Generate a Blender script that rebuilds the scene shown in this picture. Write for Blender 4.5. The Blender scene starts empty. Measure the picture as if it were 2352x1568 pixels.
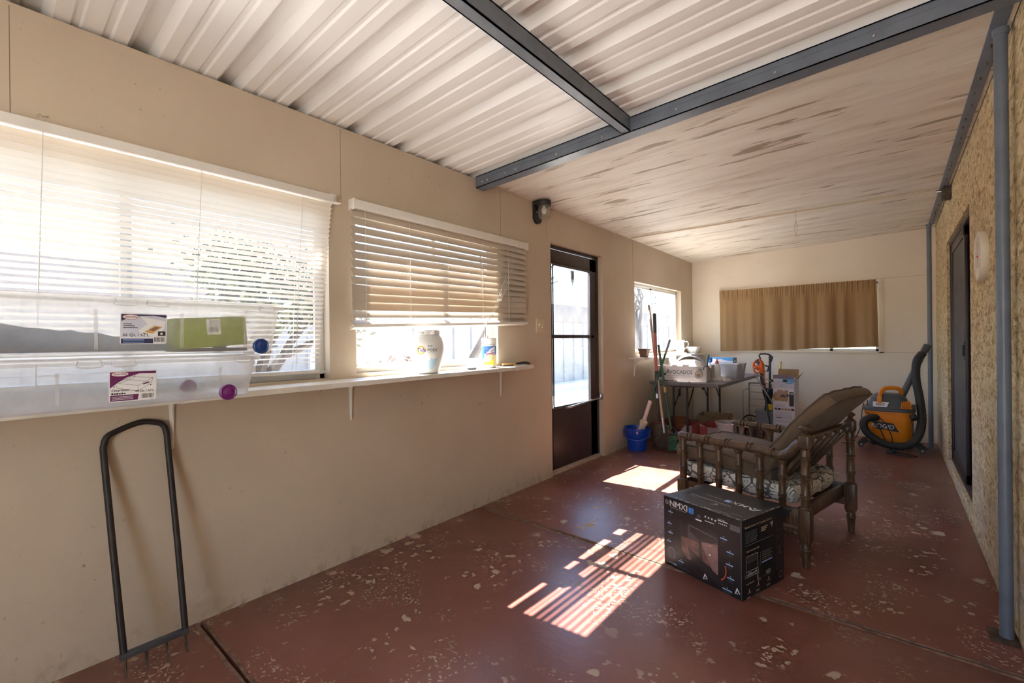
import bpy, bmesh, math, random
from math import sin, cos, pi, radians, hypot, atan2, sqrt
from mathutils import Vector, Matrix, noise
V = Vector
random.seed(11)
SC = bpy.context.scene
COL = SC.collection

# ------------------------------------------------------------------ mesh builder
class MB:
    def __init__(s):
        s.v = []; s.f = []; s.m = []
    def add(s, vs, fs, m=0, M=None):
        b = len(s.v)
        s.v += [tuple(M @ V(p)) if M else tuple(p) for p in vs]
        for f in fs:
            s.f.append([b + i for i in f]); s.m.append(m)
        return s
    def box(s, x0, y0, z0, x1, y1, z1, m=0, M=None, b=0.0, seg=2):
        if x1 < x0: x0, x1 = x1, x0
        if y1 < y0: y0, y1 = y1, y0
        if z1 < z0: z0, z1 = z1, z0
        vs = [(x0,y0,z0),(x1,y0,z0),(x1,y1,z0),(x0,y1,z0),(x0,y0,z1),(x1,y0,z1),(x1,y1,z1),(x0,y1,z1)]
        fs = [(0,3,2,1),(4,5,6,7),(0,1,5,4),(1,2,6,5),(2,3,7,6),(3,0,4,7)]
        if b > 0:
            bm = bmesh.new()
            bv = [bm.verts.new(p) for p in vs]
            for f in fs: bm.faces.new([bv[i] for i in f])
            b = min(b, .49*min(x1-x0, y1-y0, z1-z0))
            bmesh.ops.bevel(bm, geom=list(bm.edges), offset=b, segments=seg, profile=.5, affect='EDGES')
            bm.verts.index_update()
            vs = [tuple(p.co) for p in bm.verts]; fs = [[p.index for p in f.verts] for f in bm.faces]
            bm.free()
        return s.add(vs, fs, m, M)
    def hexa(s, bot, top, m=0, M=None):
        # 4 bottom pts, 4 top pts (ccw from above)
        vs = list(bot) + list(top)
        return s.add(vs, [(0,3,2,1),(4,5,6,7),(0,1,5,4),(1,2,6,5),(2,3,7,6),(3,0,4,7)], m, M)
    def prism(s, poly, z0, z1, m=0, M=None):
        n = len(poly)
        vs = [(p[0],p[1],z0) for p in poly] + [(p[0],p[1],z1) for p in poly]
        fs = [list(range(n))[::-1], list(range(n,2*n))] + [(i,(i+1)%n,n+(i+1)%n,n+i) for i in range(n)]
        return s.add(vs, fs, m, M)
    def lathe(s, prof, seg=24, m=0, M=None, sx=1., sy=1., cap=True, fn=None):
        vs = []; fs = []
        for r, z in prof:
            for k in range(seg):
                a = 2*pi*k/seg
                rr = r*(fn(a, z) if fn else 1)
                vs.append((rr*cos(a)*sx, rr*sin(a)*sy, z))
        n = len(prof)
        for i in range(n-1):
            for k in range(seg):
                k2 = (k+1) % seg
                fs.append((i*seg+k, i*seg+k2, (i+1)*seg+k2, (i+1)*seg+k))
        if cap:
            if prof[0][0] > 1e-6: fs.append(list(range(seg))[::-1])
            if prof[-1][0] > 1e-6: fs.append([(n-1)*seg+k for k in range(seg)])
        return s.add(vs, fs, m, M)
    def tube(s, path, r, seg=10, m=0, M=None, closed=False, sq=None):
        P = [V(p) for p in path]; n = len(P)
        R = r if isinstance(r, (list, tuple)) else [r]*n
        T = []
        for i in range(n):
            a = P[(i-1) % n] if (closed or i > 0) else P[i]
            b = P[(i+1) % n] if (closed or i < n-1) else P[i]
            t = (b-a); T.append(t.normalized() if t.length > 1e-9 else V((0,0,1)))
        u = T[0].orthogonal().normalized()
        if abs(T[0].z) < .95: u = T[0].cross(V((0,0,1))).normalized()
        vs = []
        for i in range(n):
            u = (u - T[i]*u.dot(T[i])).normalized(); w = T[i].cross(u)
            for k in range(seg):
                a = 2*pi*k/seg + (pi/seg if sq else 0)
                ca, sa = cos(a), sin(a)
                if sq: ca *= sq[0]; sa *= sq[1]
                vs.append(P[i] + (u*ca + w*sa)*R[i])
        fs = []
        for i in range(n if closed else n-1):
            j = (i+1) % n
            for k in range(seg):
                k2 = (k+1) % seg
                fs.append((i*seg+k, i*seg+k2, j*seg+k2, j*seg+k))
        if not closed:
            fs.append(list(range(seg))[::-1]); fs.append([(n-1)*seg+k for k in range(seg)])
        return s.add(vs, fs, m, M)
    def cyl(s, a, b, r, seg=14, m=0, M=None, r2=None):
        return s.tube([a, b], [r, r if r2 is None else r2], seg, m, M)
    def ball(s, c, rx, ry=None, rz=None, m=0, M=None, nu=16, nv=10):
        ry = rx if ry is None else ry; rz = rx if rz is None else rz
        prof = [(max(1e-5, sin(pi*i/nv)), -cos(pi*i/nv)) for i in range(nv+1)]
        b = MB().lathe(prof, nu, cap=False)
        return s.add([(c[0]+p[0]*rx, c[1]+p[1]*ry, c[2]+p[2]*rz) for p in b.v], b.f, m, M)
    def sheet(s, G, t=0.0, m=0, M=None):
        nu = len(G); nv = len(G[0])
        P = [[V(p) for p in row] for row in G]
        vs = [p for row in P for p in row]
        fs = [(i*nv+j, (i+1)*nv+j, (i+1)*nv+j+1, i*nv+j+1) for i in range(nu-1) for j in range(nv-1)]
        if t > 0:
            N = []
            for i in range(nu):
                for j in range(nv):
                    a = P[min(i+1,nu-1)][j]-P[max(i-1,0)][j]; b = P[i][min(j+1,nv-1)]-P[i][max(j-1,0)]
                    c = a.cross(b); N.append(c.normalized() if c.length > 1e-12 else V((0,0,1)))
            n0 = len(vs)
            vs2 = [vs[i]-N[i]*t for i in range(n0)]
            fs2 = [tuple(n0+i for i in f[::-1]) for f in fs]
            ring = [i*nv for i in range(nu)] + [(nu-1)*nv+j for j in range(1,nv)] + [i*nv+nv-1 for i in range(nu-2,-1,-1)] + [j for j in range(nv-2,0,-1)]
            fs3 = [(ring[k], n0+ring[k], n0+ring[(k+1)%len(ring)], ring[(k+1)%len(ring)]) for k in range(len(ring))]
            vs = vs + vs2; fs = fs + fs2 + fs3
        return s.add(vs, fs, m, M)
    def text(s, txt, size, M, m=1, align='LEFT', shear=0., bold=0., sx=1.):
        vs, fs = text_geo(txt, align, shear, bold)
        return s.add([(p[0]*size*sx, p[1]*size, 0) for p in vs], fs, m, M)
    def quad(s, x0, y0, x1, y1, M, m=1, z=0.):
        return s.add([(x0,y0,z),(x1,y0,z),(x1,y1,z),(x0,y1,z)], [(0,1,2,3)], m, M)
    def poly(s, pts, M, m=1, z=0.):
        return s.add([(p[0],p[1],z) for p in pts], [list(range(len(pts)))], m, M)
    def disc(s, c, r, M, m=1, z=0., seg=24, ry=None):
        ry = r if ry is None else ry
        return s.poly([(c[0]+r*cos(2*pi*k/seg), c[1]+ry*sin(2*pi*k/seg)) for k in range(seg)], M, m, z)
    def ringp(s, c, r0, r1, M, m=1, z=0., seg=28, a0=0., a1=2*pi, ky=1.):
        vs = []; fs = []
        for k in range(seg+1):
            a = a0+(a1-a0)*k/seg
            vs += [(c[0]+r0*cos(a), c[1]+r0*sin(a)*ky, z), (c[0]+r1*cos(a), c[1]+r1*sin(a)*ky, z)]
        for k in range(seg): fs.append((2*k, 2*k+1, 2*k+3, 2*k+2))
        return s.add(vs, fs, m, M)

_tg = {}
def text_geo(txt, align='LEFT', shear=0., bold=0.):
    key = (txt, align, shear, bold)
    if key in _tg: return _tg[key]
    cu = bpy.data.curves.new('lettering', 'FONT')
    cu.body = txt; cu.size = 1.0; cu.align_x = align; cu.shear = shear; cu.offset = bold
    cu.resolution_u = 3; cu.fill_mode = 'FRONT'
    o = bpy.data.objects.new('lettering', cu); COL.objects.link(o)
    dg = bpy.context.evaluated_depsgraph_get()
    me = o.evaluated_get(dg).to_mesh()
    vs = [tuple(p.co) for p in me.vertices]; fs = [list(p.vertices) for p in me.polygons]
    o.evaluated_get(dg).to_mesh_clear()
    bpy.data.objects.remove(o); bpy.data.curves.remove(cu)
    _tg[key] = (vs, fs)
    return vs, fs

def FR(o, x, y):
    # frame: local x, y given as world directions; z = x cross y
    x = V(x).normalized(); y = V(y); y = (y - x*y.dot(x)).normalized(); z = x.cross(y)
    return Matrix(((x.x,y.x,z.x,o[0]),(x.y,y.y,z.y,o[1]),(x.z,y.z,z.z,o[2]),(0,0,0,1)))
def TR(x, y, z, rz=0., rx=0., ry=0.):
    return Matrix.Translation((x,y,z)) @ Matrix.Rotation(rz,4,'Z') @ Matrix.Rotation(ry,4,'Y') @ Matrix.Rotation(rx,4,'X')
def arc(c, r, a0, a1, n, ax='xz'):
    out = []
    for k in range(n+1):
        a = a0+(a1-a0)*k/n
        if ax == 'xz': out.append((c[0]+r*cos(a), c[1], c[2]+r*sin(a)))
        elif ax == 'yz': out.append((c[0], c[1]+r*cos(a), c[2]+r*sin(a)))
        else: out.append((c[0]+r*cos(a), c[1]+r*sin(a), c[2]))
    return out
def spline(pts, n=8):
    # catmull-rom through pts
    P = [V(p) for p in pts]; out = []
    for i in range(len(P)-1):
        p0 = P[i-1] if i else P[i]*2-P[i+1]; p1 = P[i]; p2 = P[i+1]; p3 = P[i+2] if i+2 < len(P) else P[i+1]*2-P[i]
        for k in range(n):
            t = k/n
            out.append(.5*((2*p1)+(p2-p0)*t+(2*p0-5*p1+4*p2-p3)*t*t+(3*p1-p0-3*p2+p3)*t**3))
    out.append(P[-1]); return out

def obj(name, mb, mats, parent=None, loc=None, rot=None, sharp=35):
    me = bpy.data.meshes.new(name)
    me.from_pydata([tuple(p) for p in mb.v], [], mb.f)
    if not isinstance(mats, (list, tuple)): mats = [mats]
    for m in mats: me.materials.append(m)
    me.polygons.foreach_set('material_index', mb.m)
    me.polygons.foreach_set('use_smooth', [True]*len(me.polygons))
    me.update()
    me.set_sharp_from_angle(angle=radians(sharp))
    o = bpy.data.objects.new(name, me); COL.objects.link(o)
    if parent: o.parent = parent
    if loc: o.location = loc
    if rot: o.rotation_euler = rot
    return o
def thing(name, label, cat, loc=(0,0,0), rz=0., group=None, rot=None):
    o = bpy.data.objects.new(name, None); COL.objects.link(o)
    o.empty_display_size = .05
    o.location = loc; o.rotation_euler = rot if rot else (0,0,rz)
    o['label'] = label; o['category'] = cat
    if group: o['group'] = group
    return o
def tag(o, label, cat, group=None, kind=None):
    o['label'] = label; o['category'] = cat
    if group: o['group'] = group
    if kind: o['kind'] = kind
    return o
def struct(o):
    o['kind'] = 'structure'; return o

# ------------------------------------------------------------------ materials
class NT:
    def __init__(s, name):
        s.mat = bpy.data.materials.new(name); s.mat.use_nodes = True
        s.nt = s.mat.node_tree; s.nt.nodes.clear()
        s.out = s.n('ShaderNodeOutputMaterial')
    def n(s, t, **kw):
        nd = s.nt.nodes.new(t)
        for k, v in kw.items():
            if k.startswith('_'): nd.inputs[k[1:]].default_value = v
            else: setattr(nd, k, v)
        return nd
    def link(s, a, b): s.nt.links.new(a, b)
    def coord(s, kind='Object', scale=(1,1,1), rot=(0,0,0), loc=(0,0,0)):
        tc = s.n('ShaderNodeTexCoord'); mp = s.n('ShaderNodeMapping')
        mp.inputs['Scale'].default_value = scale; mp.inputs['Rotation'].default_value = rot; mp.inputs['Location'].default_value = loc
        s.link(tc.outputs[kind], mp.inputs['Vector']); return mp.outputs['Vector']
    def noise(s, vec, scale, detail=4., rough=.55, dist=0.):
        nd = s.n('ShaderNodeTexNoise'); nd.inputs['Scale'].default_value = scale
        nd.inputs['Detail'].default_value = detail; nd.inputs['Roughness'].default_value = rough; nd.inputs['Distortion'].default_value = dist
        s.link(vec, nd.inputs['Vector']); return nd.outputs['Fac']
    def voro(s, vec, scale, feat='F1', out='Distance', rnd=1.):
        nd = s.n('ShaderNodeTexVoronoi', feature=feat); nd.inputs['Scale'].default_value = scale
        nd.inputs['Randomness'].default_value = rnd
        s.link(vec, nd.inputs['Vector']); return nd.outputs[out]
    def ramp(s, fac, stops, interp='LINEAR'):
        nd = s.n('ShaderNodeValToRGB'); cr = nd.color_ramp; cr.interpolation = interp
        while len(cr.elements) < len(stops): cr.elements.new(.5)
        for e, (p, c) in zip(cr.elements, stops):
            e.position = p; e.color = (c,c,c,1) if isinstance(c, (int,float)) else (*c,1)
        s.link(fac, nd.inputs['Fac']); return nd.outputs['Color']
    def mix(s, fac, a, b, mode='MIX'):
        nd = s.n('ShaderNodeMix', data_type='RGBA', blend_type=mode)
        for sock, val in ((nd.inputs[0], fac), (nd.inputs[6], a), (nd.inputs[7], b)):
            if hasattr(val, 'is_linked') or hasattr(val, 'links'): s.link(val, sock)
            elif isinstance(val, (int,float)): sock.default_value = val
            else: sock.default_value = (*val,1)
        return nd.outputs[2]
    def math(s, op, a, b=0.):
        nd = s.n('ShaderNodeMath', operation=op)
        for i, val in enumerate((a,b)):
            if isinstance(val,(int,float)): nd.inputs[i].default_value = val
            else: s.link(val, nd.inputs[i])
        return nd.outputs[0]
    def bump(s, h, strength=.3, dist=.01, normal=None):
        nd = s.n('ShaderNodeBump'); nd.inputs['Strength'].default_value = strength; nd.inputs['Distance'].default_value = dist
        s.link(h, nd.inputs['Height'])
        if normal: s.link(normal, nd.inputs['Normal'])
        return nd.outputs['Normal']
    def bsdf(s, col, rough=.5, metal=0., spec=.5, normal=None, trans=0., coat=0., sheen=0., sub=0.):
        nd = s.n('ShaderNodeBsdfPrincipled')
        for key, val in (('Base Color', col), ('Roughness', rough), ('Metallic', metal), ('Specular IOR Level', spec)):
            if isinstance(val,(int,float)): nd.inputs[key].default_value = val
            elif isinstance(val,(tuple,list)): nd.inputs[key].default_value = (*val,1)
            else: s.link(val, nd.inputs[key])
        if normal: s.link(normal, nd.inputs['Normal'])
        if coat: nd.inputs['Coat Weight'].default_value = coat
        if sheen: nd.inputs['Sheen Weight'].default_value = sheen
        return nd
    def done(s, sh):
        s.link(sh.outputs[0], s.out.inputs['Surface']); return s.mat

def PM(name, col, rough=.5, metal=0., spec=.5, var=.12, vs=6., bump=0., bs=40., coat=0., sheen=0.):
    t = NT(name); vec = t.coord()
    lo = tuple(max(0,c*(1-var)) for c in col); hi = tuple(min(1,c*(1+var)) for c in col)
    c = t.ramp(t.noise(vec, vs), [(.3,lo),(.7,hi)])
    nrm = t.bump(t.noise(vec, bs), bump, .005) if bump else None
    return t.done(t.bsdf(c, rough, metal, spec, nrm, coat=coat, sheen=sheen))

def translucent(name, col, k=.4, rough=.5, spec=.4, tcol=None, var=.05):
    t = NT(name); vec = t.coord()
    c = t.ramp(t.noise(vec, 5.), [(.3,tuple(x*(1-var) for x in col)),(.7,col)])
    p = t.bsdf(c, rough, 0, spec)
    tr = t.n('ShaderNodeBsdfTranslucent'); tr.inputs['Color'].default_value = (*(tcol or col),1)
    mx = t.n('ShaderNodeMixShader'); mx.inputs[0].default_value = k
    t.link(p.outputs[0], mx.inputs[1]); t.link(tr.outputs[0], mx.inputs[2])
    return t.done(mx)

def clearish(name, tint, clear=.9, rough=.08, dirt=0., dcol=(.8,.8,.8), tl=.0):
    # thin see-through sheet: transparent + reflection, optionally milky
    t = NT(name); vec = t.coord()
    tr = t.n('ShaderNodeBsdfTransparent'); tr.inputs['Color'].default_value = (*tint,1)
    gl = t.n('ShaderNodeBsdfGlossy'); gl.inputs['Roughness'].default_value = rough; gl.inputs['Color'].default_value = (1,1,1,1)
    lw = t.n('ShaderNodeLayerWeight'); lw.inputs['Blend'].default_value = .5
    f = t.math('ADD', t.math('MULTIPLY', t.math('POWER', lw.outputs['Facing'], 4.), .55), .025)
    m1 = t.n('ShaderNodeMixShader'); t.link(f, m1.inputs[0]); t.link(tr.outputs[0], m1.inputs[1]); t.link(gl.outputs[0], m1.inputs[2])
    df = t.n('ShaderNodeBsdfDiffuse'); df.inputs['Color'].default_value = (*dcol,1)
    tl_ = t.n('ShaderNodeBsdfTranslucent'); tl_.inputs['Color'].default_value = (*dcol,1)
    m2 = t.n('ShaderNodeMixShader'); m2.inputs[0].default_value = .68
    t.link(df.outputs[0], m2.inputs[1]); t.link(tl_.outputs[0], m2.inputs[2])
    m3 = t.n('ShaderNodeMixShader')
    fac = t.ramp(t.noise(vec, 7., 6.), [(.35,(1-clear)*(1-dirt)),(.7,min(1,(1-clear)*(1+dirt)))])
    t.link(fac, m3.inputs[0]); t.link(m1.outputs[0], m3.inputs[1]); t.link(m2.outputs[0], m3.inputs[2])
    return t.done(m3)

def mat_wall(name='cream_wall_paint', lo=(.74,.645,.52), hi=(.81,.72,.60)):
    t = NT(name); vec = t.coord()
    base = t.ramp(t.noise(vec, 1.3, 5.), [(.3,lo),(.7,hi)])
    sp = t.ramp(t.noise(vec, 30., 3., .6), [(.68,0.),(.73,1.)])
    big = t.ramp(t.noise(vec, 3.2, 3.), [(.45,0.),(.62,1.)])
    sp = t.math('MULTIPLY', sp, big)
    c = t.mix(t.math('MULTIPLY', sp, .65), base, (.20,.13,.07))
    # splash-back dirt along the foot of the wall
    sx = t.n('ShaderNodeSeparateXYZ'); t.link(vec, sx.inputs[0])
    foot = t.ramp(sx.outputs[2], [(0.,1.),(.02,.5),(.10,.12),(.30,0.)])
    sc = t.ramp(t.noise(t.coord(scale=(1,1,.8)), 16., 6., .65), [(.50,0.),(.68,1.)])
    c = t.mix(t.math('MULTIPLY', t.math('MULTIPLY', foot, sc), .8), c, (.17,.11,.06))
    nrm = t.bump(t.noise(vec, 140., 3.), .18, .003)
    return t.done(t.bsdf(c, .62, 0, .35, nrm))

def mat_stucco():
    t = NT('tan_stucco'); vec = t.coord(scale=(1,.36,.85))
    d = t.noise(vec, 7., 3.)
    n1 = t.noise(vec, 42., 6., .66, .7)
    h = t.ramp(n1, [(.40,0.),(.52,.7),(.6,1.)])
    c = t.ramp(n1, [(.36,(.36,.24,.10)),(.47,(.80,.62,.33)),(.62,(.97,.82,.52))])
    c = t.mix(t.ramp(d, [(.4,0.),(.7,.35)]), c, (.55,.44,.30))
    # pale salt bloom near the ground
    sx = t.n('ShaderNodeSeparateXYZ'); t.link(t.coord(), sx.inputs[0])
    low = t.ramp(sx.outputs[2], [(0.,.75),(.45,.25),(.9,0.)])
    c = t.mix(t.math('MULTIPLY', low, t.ramp(t.noise(t.coord(), 4., 5.), [(.42,0.),(.62,1.)])), c, (.66,.60,.54))
    nrm = t.bump(h, .7, .010)
    return t.done(t.bsdf(c, .9, 0, .2, nrm))

def mat_floor():
    t = NT('red_painted_concrete'); vec = t.coord()
    base = t.ramp(t.noise(vec, 1.7, 3., .5), [(.3,(.165,.057,.043)),(.55,(.225,.083,.065)),(.75,(.275,.112,.092))])
    base = t.mix(t.ramp(t.noise(vec, 1.4, 3.), [(.45,0.),(.8,.5)]), base, (.155,.085,.055))
    # fine scuffs
    sc = t.ramp(t.noise(t.coord(scale=(1,3.2,1)), 42., 4., .7), [(.60,0.),(.72,.45)])
    base = t.mix(sc, base, (.34,.20,.16))
    # bare chips in clusters
    warp = t.n('ShaderNodeVectorMath', operation='ADD')
    nz = t.n('ShaderNodeTexNoise'); nz.inputs['Scale'].default_value = 26.; t.link(vec, nz.inputs['Vector'])
    sc_ = t.n('ShaderNodeVectorMath', operation='SCALE'); sc_.inputs['Scale'].default_value = .075
    t.link(nz.outputs['Color'], sc_.inputs[0]); t.link(vec, warp.inputs[0]); t.link(sc_.outputs[0], warp.inputs[1])
    wv = warp.outputs[0]
    region = t.ramp(t.noise(vec, .95, 2.), [(.38,0.),(.46,1.)])
    v1 = t.ramp(t.voro(wv, 7.5), [(.23,1.),(.25,0.)])
    v2 = t.ramp(t.voro(wv, 19.), [(.24,1.),(.28,0.)])
    v3 = t.ramp(t.voro(wv, 48.), [(.26,1.),(.32,0.)])
    k1 = t.ramp(t.noise(vec, 3.7, 2.), [(.555,0.),(.575,1.)])
    k2 = t.ramp(t.noise(vec, 4.1, 2.), [(.53,0.),(.56,1.)])
    k3 = t.ramp(t.noise(t.coord(loc=(3,1,0)), 3.3, 2.), [(.53,0.),(.60,1.)])
    ch = t.math('MAXIMUM', t.math('MULTIPLY', v1, k1), t.math('MAXIMUM', t.math('MULTIPLY', v2, k2), t.math('MULTIPLY', v3, k3)))
    ch = t.math('MULTIPLY', ch, region)
    c = t.mix(ch, base, (.50,.40,.31))
    rough = t.mix(ch, (.35,.35,.35), (.8,.8,.8))
    hb = t.noise(vec, 26., 4., .6)
    nrm = t.bump(hb, .22, .006)
    return t.done(t.bsdf(c, rough, 0, .6, nrm))

def mat_boards():
    t = NT('stained_ceiling_panels'); vec = t.coord()
    st = t.noise(t.coord(scale=(1.,5.,1.)), 1.6, 6., .62, .6)
    base = t.ramp(st, [(.32,(.62,.55,.46)),(.5,(.75,.69,.605)),(.68,(.81,.76,.68))])
    sp = t.ramp(t.noise(t.coord(scale=(.9,5.5,1.), loc=(2,5,0)), 1.7, 4., .55, .3), [(.60,0.),(.64,1.)])
    base = t.mix(t.math('MULTIPLY', sp, .75), base, (.25,.18,.11))
    fine = t.ramp(t.noise(t.coord(scale=(2.,28.,1.)), 3., 4.), [(.60,0.),(.72,.35)])
    base = t.mix(fine, base, (.33,.25,.17))
    nrm = t.bump(t.noise(t.coord(scale=(1,6,1)), 9., 3.), .12, .01)
    return t.done(t.bsdf(base, .55, 0, .4, nrm))

def mat_roof():
    t = NT('white_sheet_metal'); vec = t.coord()
    c = t.ramp(t.noise(t.coord(scale=(.6,3.,1.)), 2.2, 5.), [(.3,(.86,.845,.82)),(.7,(.92,.91,.89))])
    rust = t.ramp(t.noise(t.coord(scale=(4,40,1)), 2., 5., .7), [(.66,0.),(.78,.6)])
    c = t.mix(t.math('MULTIPLY', rust, t.ramp(t.noise(vec, 1.1), [(.5,0.),(.65,.7)])), c, (.45,.33,.2))
    return t.done(t.bsdf(c, .38, 0, .5))

def mat_wood():
    t = NT('dark_turned_wood'); v = t.coord(scale=(12,12,1.6))
    g = t.noise(v, 6., 6., .65, 1.2)
    c = t.ramp(g, [(.3,(.035,.019,.011)),(.52,(.090,.050,.027)),(.72,(.20,.115,.058))])
    return t.done(t.bsdf(c, .34, 0, .45, t.bump(g, .08, .002)))

def mat_fabric(name, c0, c1, s=420., rough=.95):
    t = NT(name); vec = t.coord()
    a = t.noise(t.coord(scale=(1,5,5)), s*.45, 2.); b = t.noise(t.coord(scale=(5,1,5)), s*.45, 2.)
    f = t.math('ADD', t.math('MULTIPLY', t.math('ADD', a, b), .35), t.math('MULTIPLY', t.noise(vec, 7., 5.), .3))
    c = t.ramp(f, [(.36,c0),(.62,c1)])
    return t.done(t.bsdf(c, rough, 0, .15, t.bump(f, .5, .003), sheen=.1))

def mat_paisley():
    t = NT('paisley_cloth')
    v = t.coord()
    nz = t.n('ShaderNodeTexNoise'); nz.inputs['Scale'].default_value = 5.; nz.inputs['Detail'].default_value = 2.; t.link(v, nz.inputs['Vector'])
    s1 = t.n('ShaderNodeVectorMath', operation='SCALE'); s1.inputs['Scale'].default_value = .16; t.link(nz.outputs['Color'], s1.inputs[0])
    a1 = t.n('ShaderNodeVectorMath', operation='ADD'); t.link(v, a1.inputs[0]); t.link(s1.outputs[0], a1.inputs[1])
    w = a1.outputs[0]
    d = t.voro(w, 8.5)
    rings = t.math('SINE', t.math('MULTIPLY', d, 46.))
    rg = t.ramp(rings, [(.45,0.),(.6,1.)])
    cells = t.ramp(t.voro(w, 8.5, 'DISTANCE_TO_EDGE'), [(.02,1.),(.05,0.)])
    fl = t.ramp(t.voro(v, 46., rnd=.6), [(.20,1.),(.30,0.)])
    reg = t.ramp(t.noise(v, 9., 2.), [(.47,0.),(.53,1.)])
    pat = t.math('MAXIMUM', cells, t.math('MAXIMUM', t.math('MULTIPLY', rg, t.math('SUBTRACT', 1., reg)), t.math('MULTIPLY', fl, reg)))
    c = t.mix(pat, (.60,.57,.49), (.10,.10,.105))
    c = t.mix(t.math('MULTIPLY', t.ramp(t.voro(w, 8.5, 'F1'), [(.10,1.),(.2,0.)]), .6), c, (.30,.29,.26))
    return t.done(t.bsdf(c, .9, 0, .15))

def mat_curtain():
    t = NT('brown_curtain_cloth'); vec = t.coord()
    f = t.noise(t.coord(scale=(1,1,6)), 160., 2.)
    c = t.ramp(f, [(.3,(.40,.255,.125)),(.7,(.50,.33,.175))])
    p = t.bsdf(c, .9, 0, .15, t.bump(f, .15, .002))
    tr = t.n('ShaderNodeBsdfTranslucent'); tr.inputs['Color'].default_value = (.30,.18,.07,1)
    mx = t.n('ShaderNodeMixShader'); mx.inputs[0].default_value = .22
    t.link(p.outputs[0], mx.inputs[1]); t.link(tr.outputs[0], mx.inputs[2])
    return t.done(mx)

MT = dict(
    wall=mat_wall(), wall_shaded=mat_wall('shaded_wall_paint', (.52,.43,.325), (.60,.505,.39)), stucco=mat_stucco(), floor=mat_floor(), boards=mat_boards(), roof=mat_roof(), wood=mat_wood(),  # left wall paint: the window wall's shade is put into its darker colour
    steel=PM('slate_blue_steel_paint', (.14,.165,.205), .38, 0, .5, .15, 9., .1, 60.),
    white=PM('white_paint', (.78,.75,.70), .45, var=.06),
    alum=PM('white_aluminium', (.72,.72,.70), .35, var=.05),
    trimw=PM('off_white_shelf_paint', (.74,.70,.63), .4, var=.10, vs=12.),
    bronze=PM('dark_bronze_door', (.040,.027,.026), .42, 0, .5, .25, 14.),
    black=PM('black_plastic', (.018,.018,.02), .4, var=.2),
    dgrey=PM('dark_grey_plastic', (.06,.065,.072), .45, var=.15),
    grey=PM('grey_plastic', (.30,.30,.32), .4, var=.08),
    lgrey=PM('pale_grey_plastic', (.52,.53,.58), .4, var=.05),
    wplast=PM('white_plastic', (.80,.79,.77), .3, var=.04),
    chrome=PM('brushed_metal', (.55,.55,.56), .3, 1., var=.1),
    rust=PM('rusty_steel', (.10,.075,.055), .6, .6, var=.4, vs=20.),
    orange=PM('orange_plastic', (.80,.25,.012), .38, var=.08),
    ored=PM('orange_red_plastic', (.72,.13,.02), .38, var=.08),
    blue=PM('blue_plastic', (.006,.055,.42), .32, var=.08),
    navy=PM('navy_plastic', (.012,.045,.20), .35, var=.2, vs=60.),
    purple=PM('purple_plastic', (.16,.015,.15), .35, var=.2, vs=60.),
    terra=PM('brown_clay', (.22,.12,.085), .7, var=.15),
    rubber=PM('black_rubber', (.022,.022,.022), .65, var=.2),
    cream=PM('ivory_plastic', (.62,.52,.36), .4, var=.05),
    card=PM('brown_cardboard', (.42,.27,.13), .85, var=.12, vs=20.),
    blackbox=PM('black_printed_card', (.010,.010,.012), .42, var=.3, vs=12.),
    ink=PM('white_ink', (.80,.80,.80), .5, var=.03), greyink=PM('grey_ink', (.34,.34,.35), .5, var=.05),
    dink=PM('dark_ink', (.03,.03,.03), .5, var=.05), bluink=PM('sky_blue_ink', (.05,.25,.70), .45, var=.05),
    pblue=PM('pale_blue_ink', (.33,.50,.86), .45, var=.05),
    goldink=PM('tan_ink', (.60,.47,.30), .5, var=.05),
    tanw=PM('light_wood_handle', (.58,.35,.14), .5, var=.15, vs=30.),
    palew=PM('pale_grey_wood', (.46,.35,.27), .6, var=.15, vs=30.),
    red=PM('red_painted_handle', (.46,.13,.11), .45, var=.12),
    green=PM('green_metal_paint', (.025,.10,.055), .45, var=.15),
    gbrist=PM('green_bristle', (.05,.27,.16), .6, var=.3, vs=60.),
    mop=PM('cotton_mop_yarn', (.62,.52,.42), .9, var=.2, vs=40., bump=.5, bs=120.),
    fabric=mat_fabric('brown_cushion_cloth', (.085,.054,.033), (.20,.135,.085)),
    piping=PM('cushion_piping', (.085,.055,.035), .8, var=.2),
    paisley=mat_paisley(), curtain=mat_curtain(),
    slat=translucent('white_blind_slat', (.86,.83,.78), .34, .4, .4, (.92,.84,.72)),
    fauxslat=translucent('cream_blind_slat', (.60,.53,.44), .14, .42, .4, (.70,.48,.22)),
    cordm=PM('blind_cord', (.75,.72,.66), .7, var=.05),
    glass=clearish('window_glass', (.97,.985,.98), .985, .02, .5),
    dusty=clearish('dusty_window_glass', (.96,.97,.97), .986, .05, .7),
    clear=clearish('clear_plastic', (.96,.96,.955), .66, .12, .2, (.97,.965,.955)),
    jar=clearish('ribbed_glass', (.9,.9,.88), .80, .08, .2, (.8,.78,.72)),
    screen=clearish('dark_mesh_screen', (.12,.12,.13), .45, .5, .1, (.055,.055,.06)),
)

# ------------------------------------------------------------------ room shell (metres; x right, y into the room, z up)
XL, XR, YB, YN = -2.31, .37, 6.97, -1.5
WT = .10
def zroof(x): return 2.395 + .039*(x+2.31)

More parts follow.
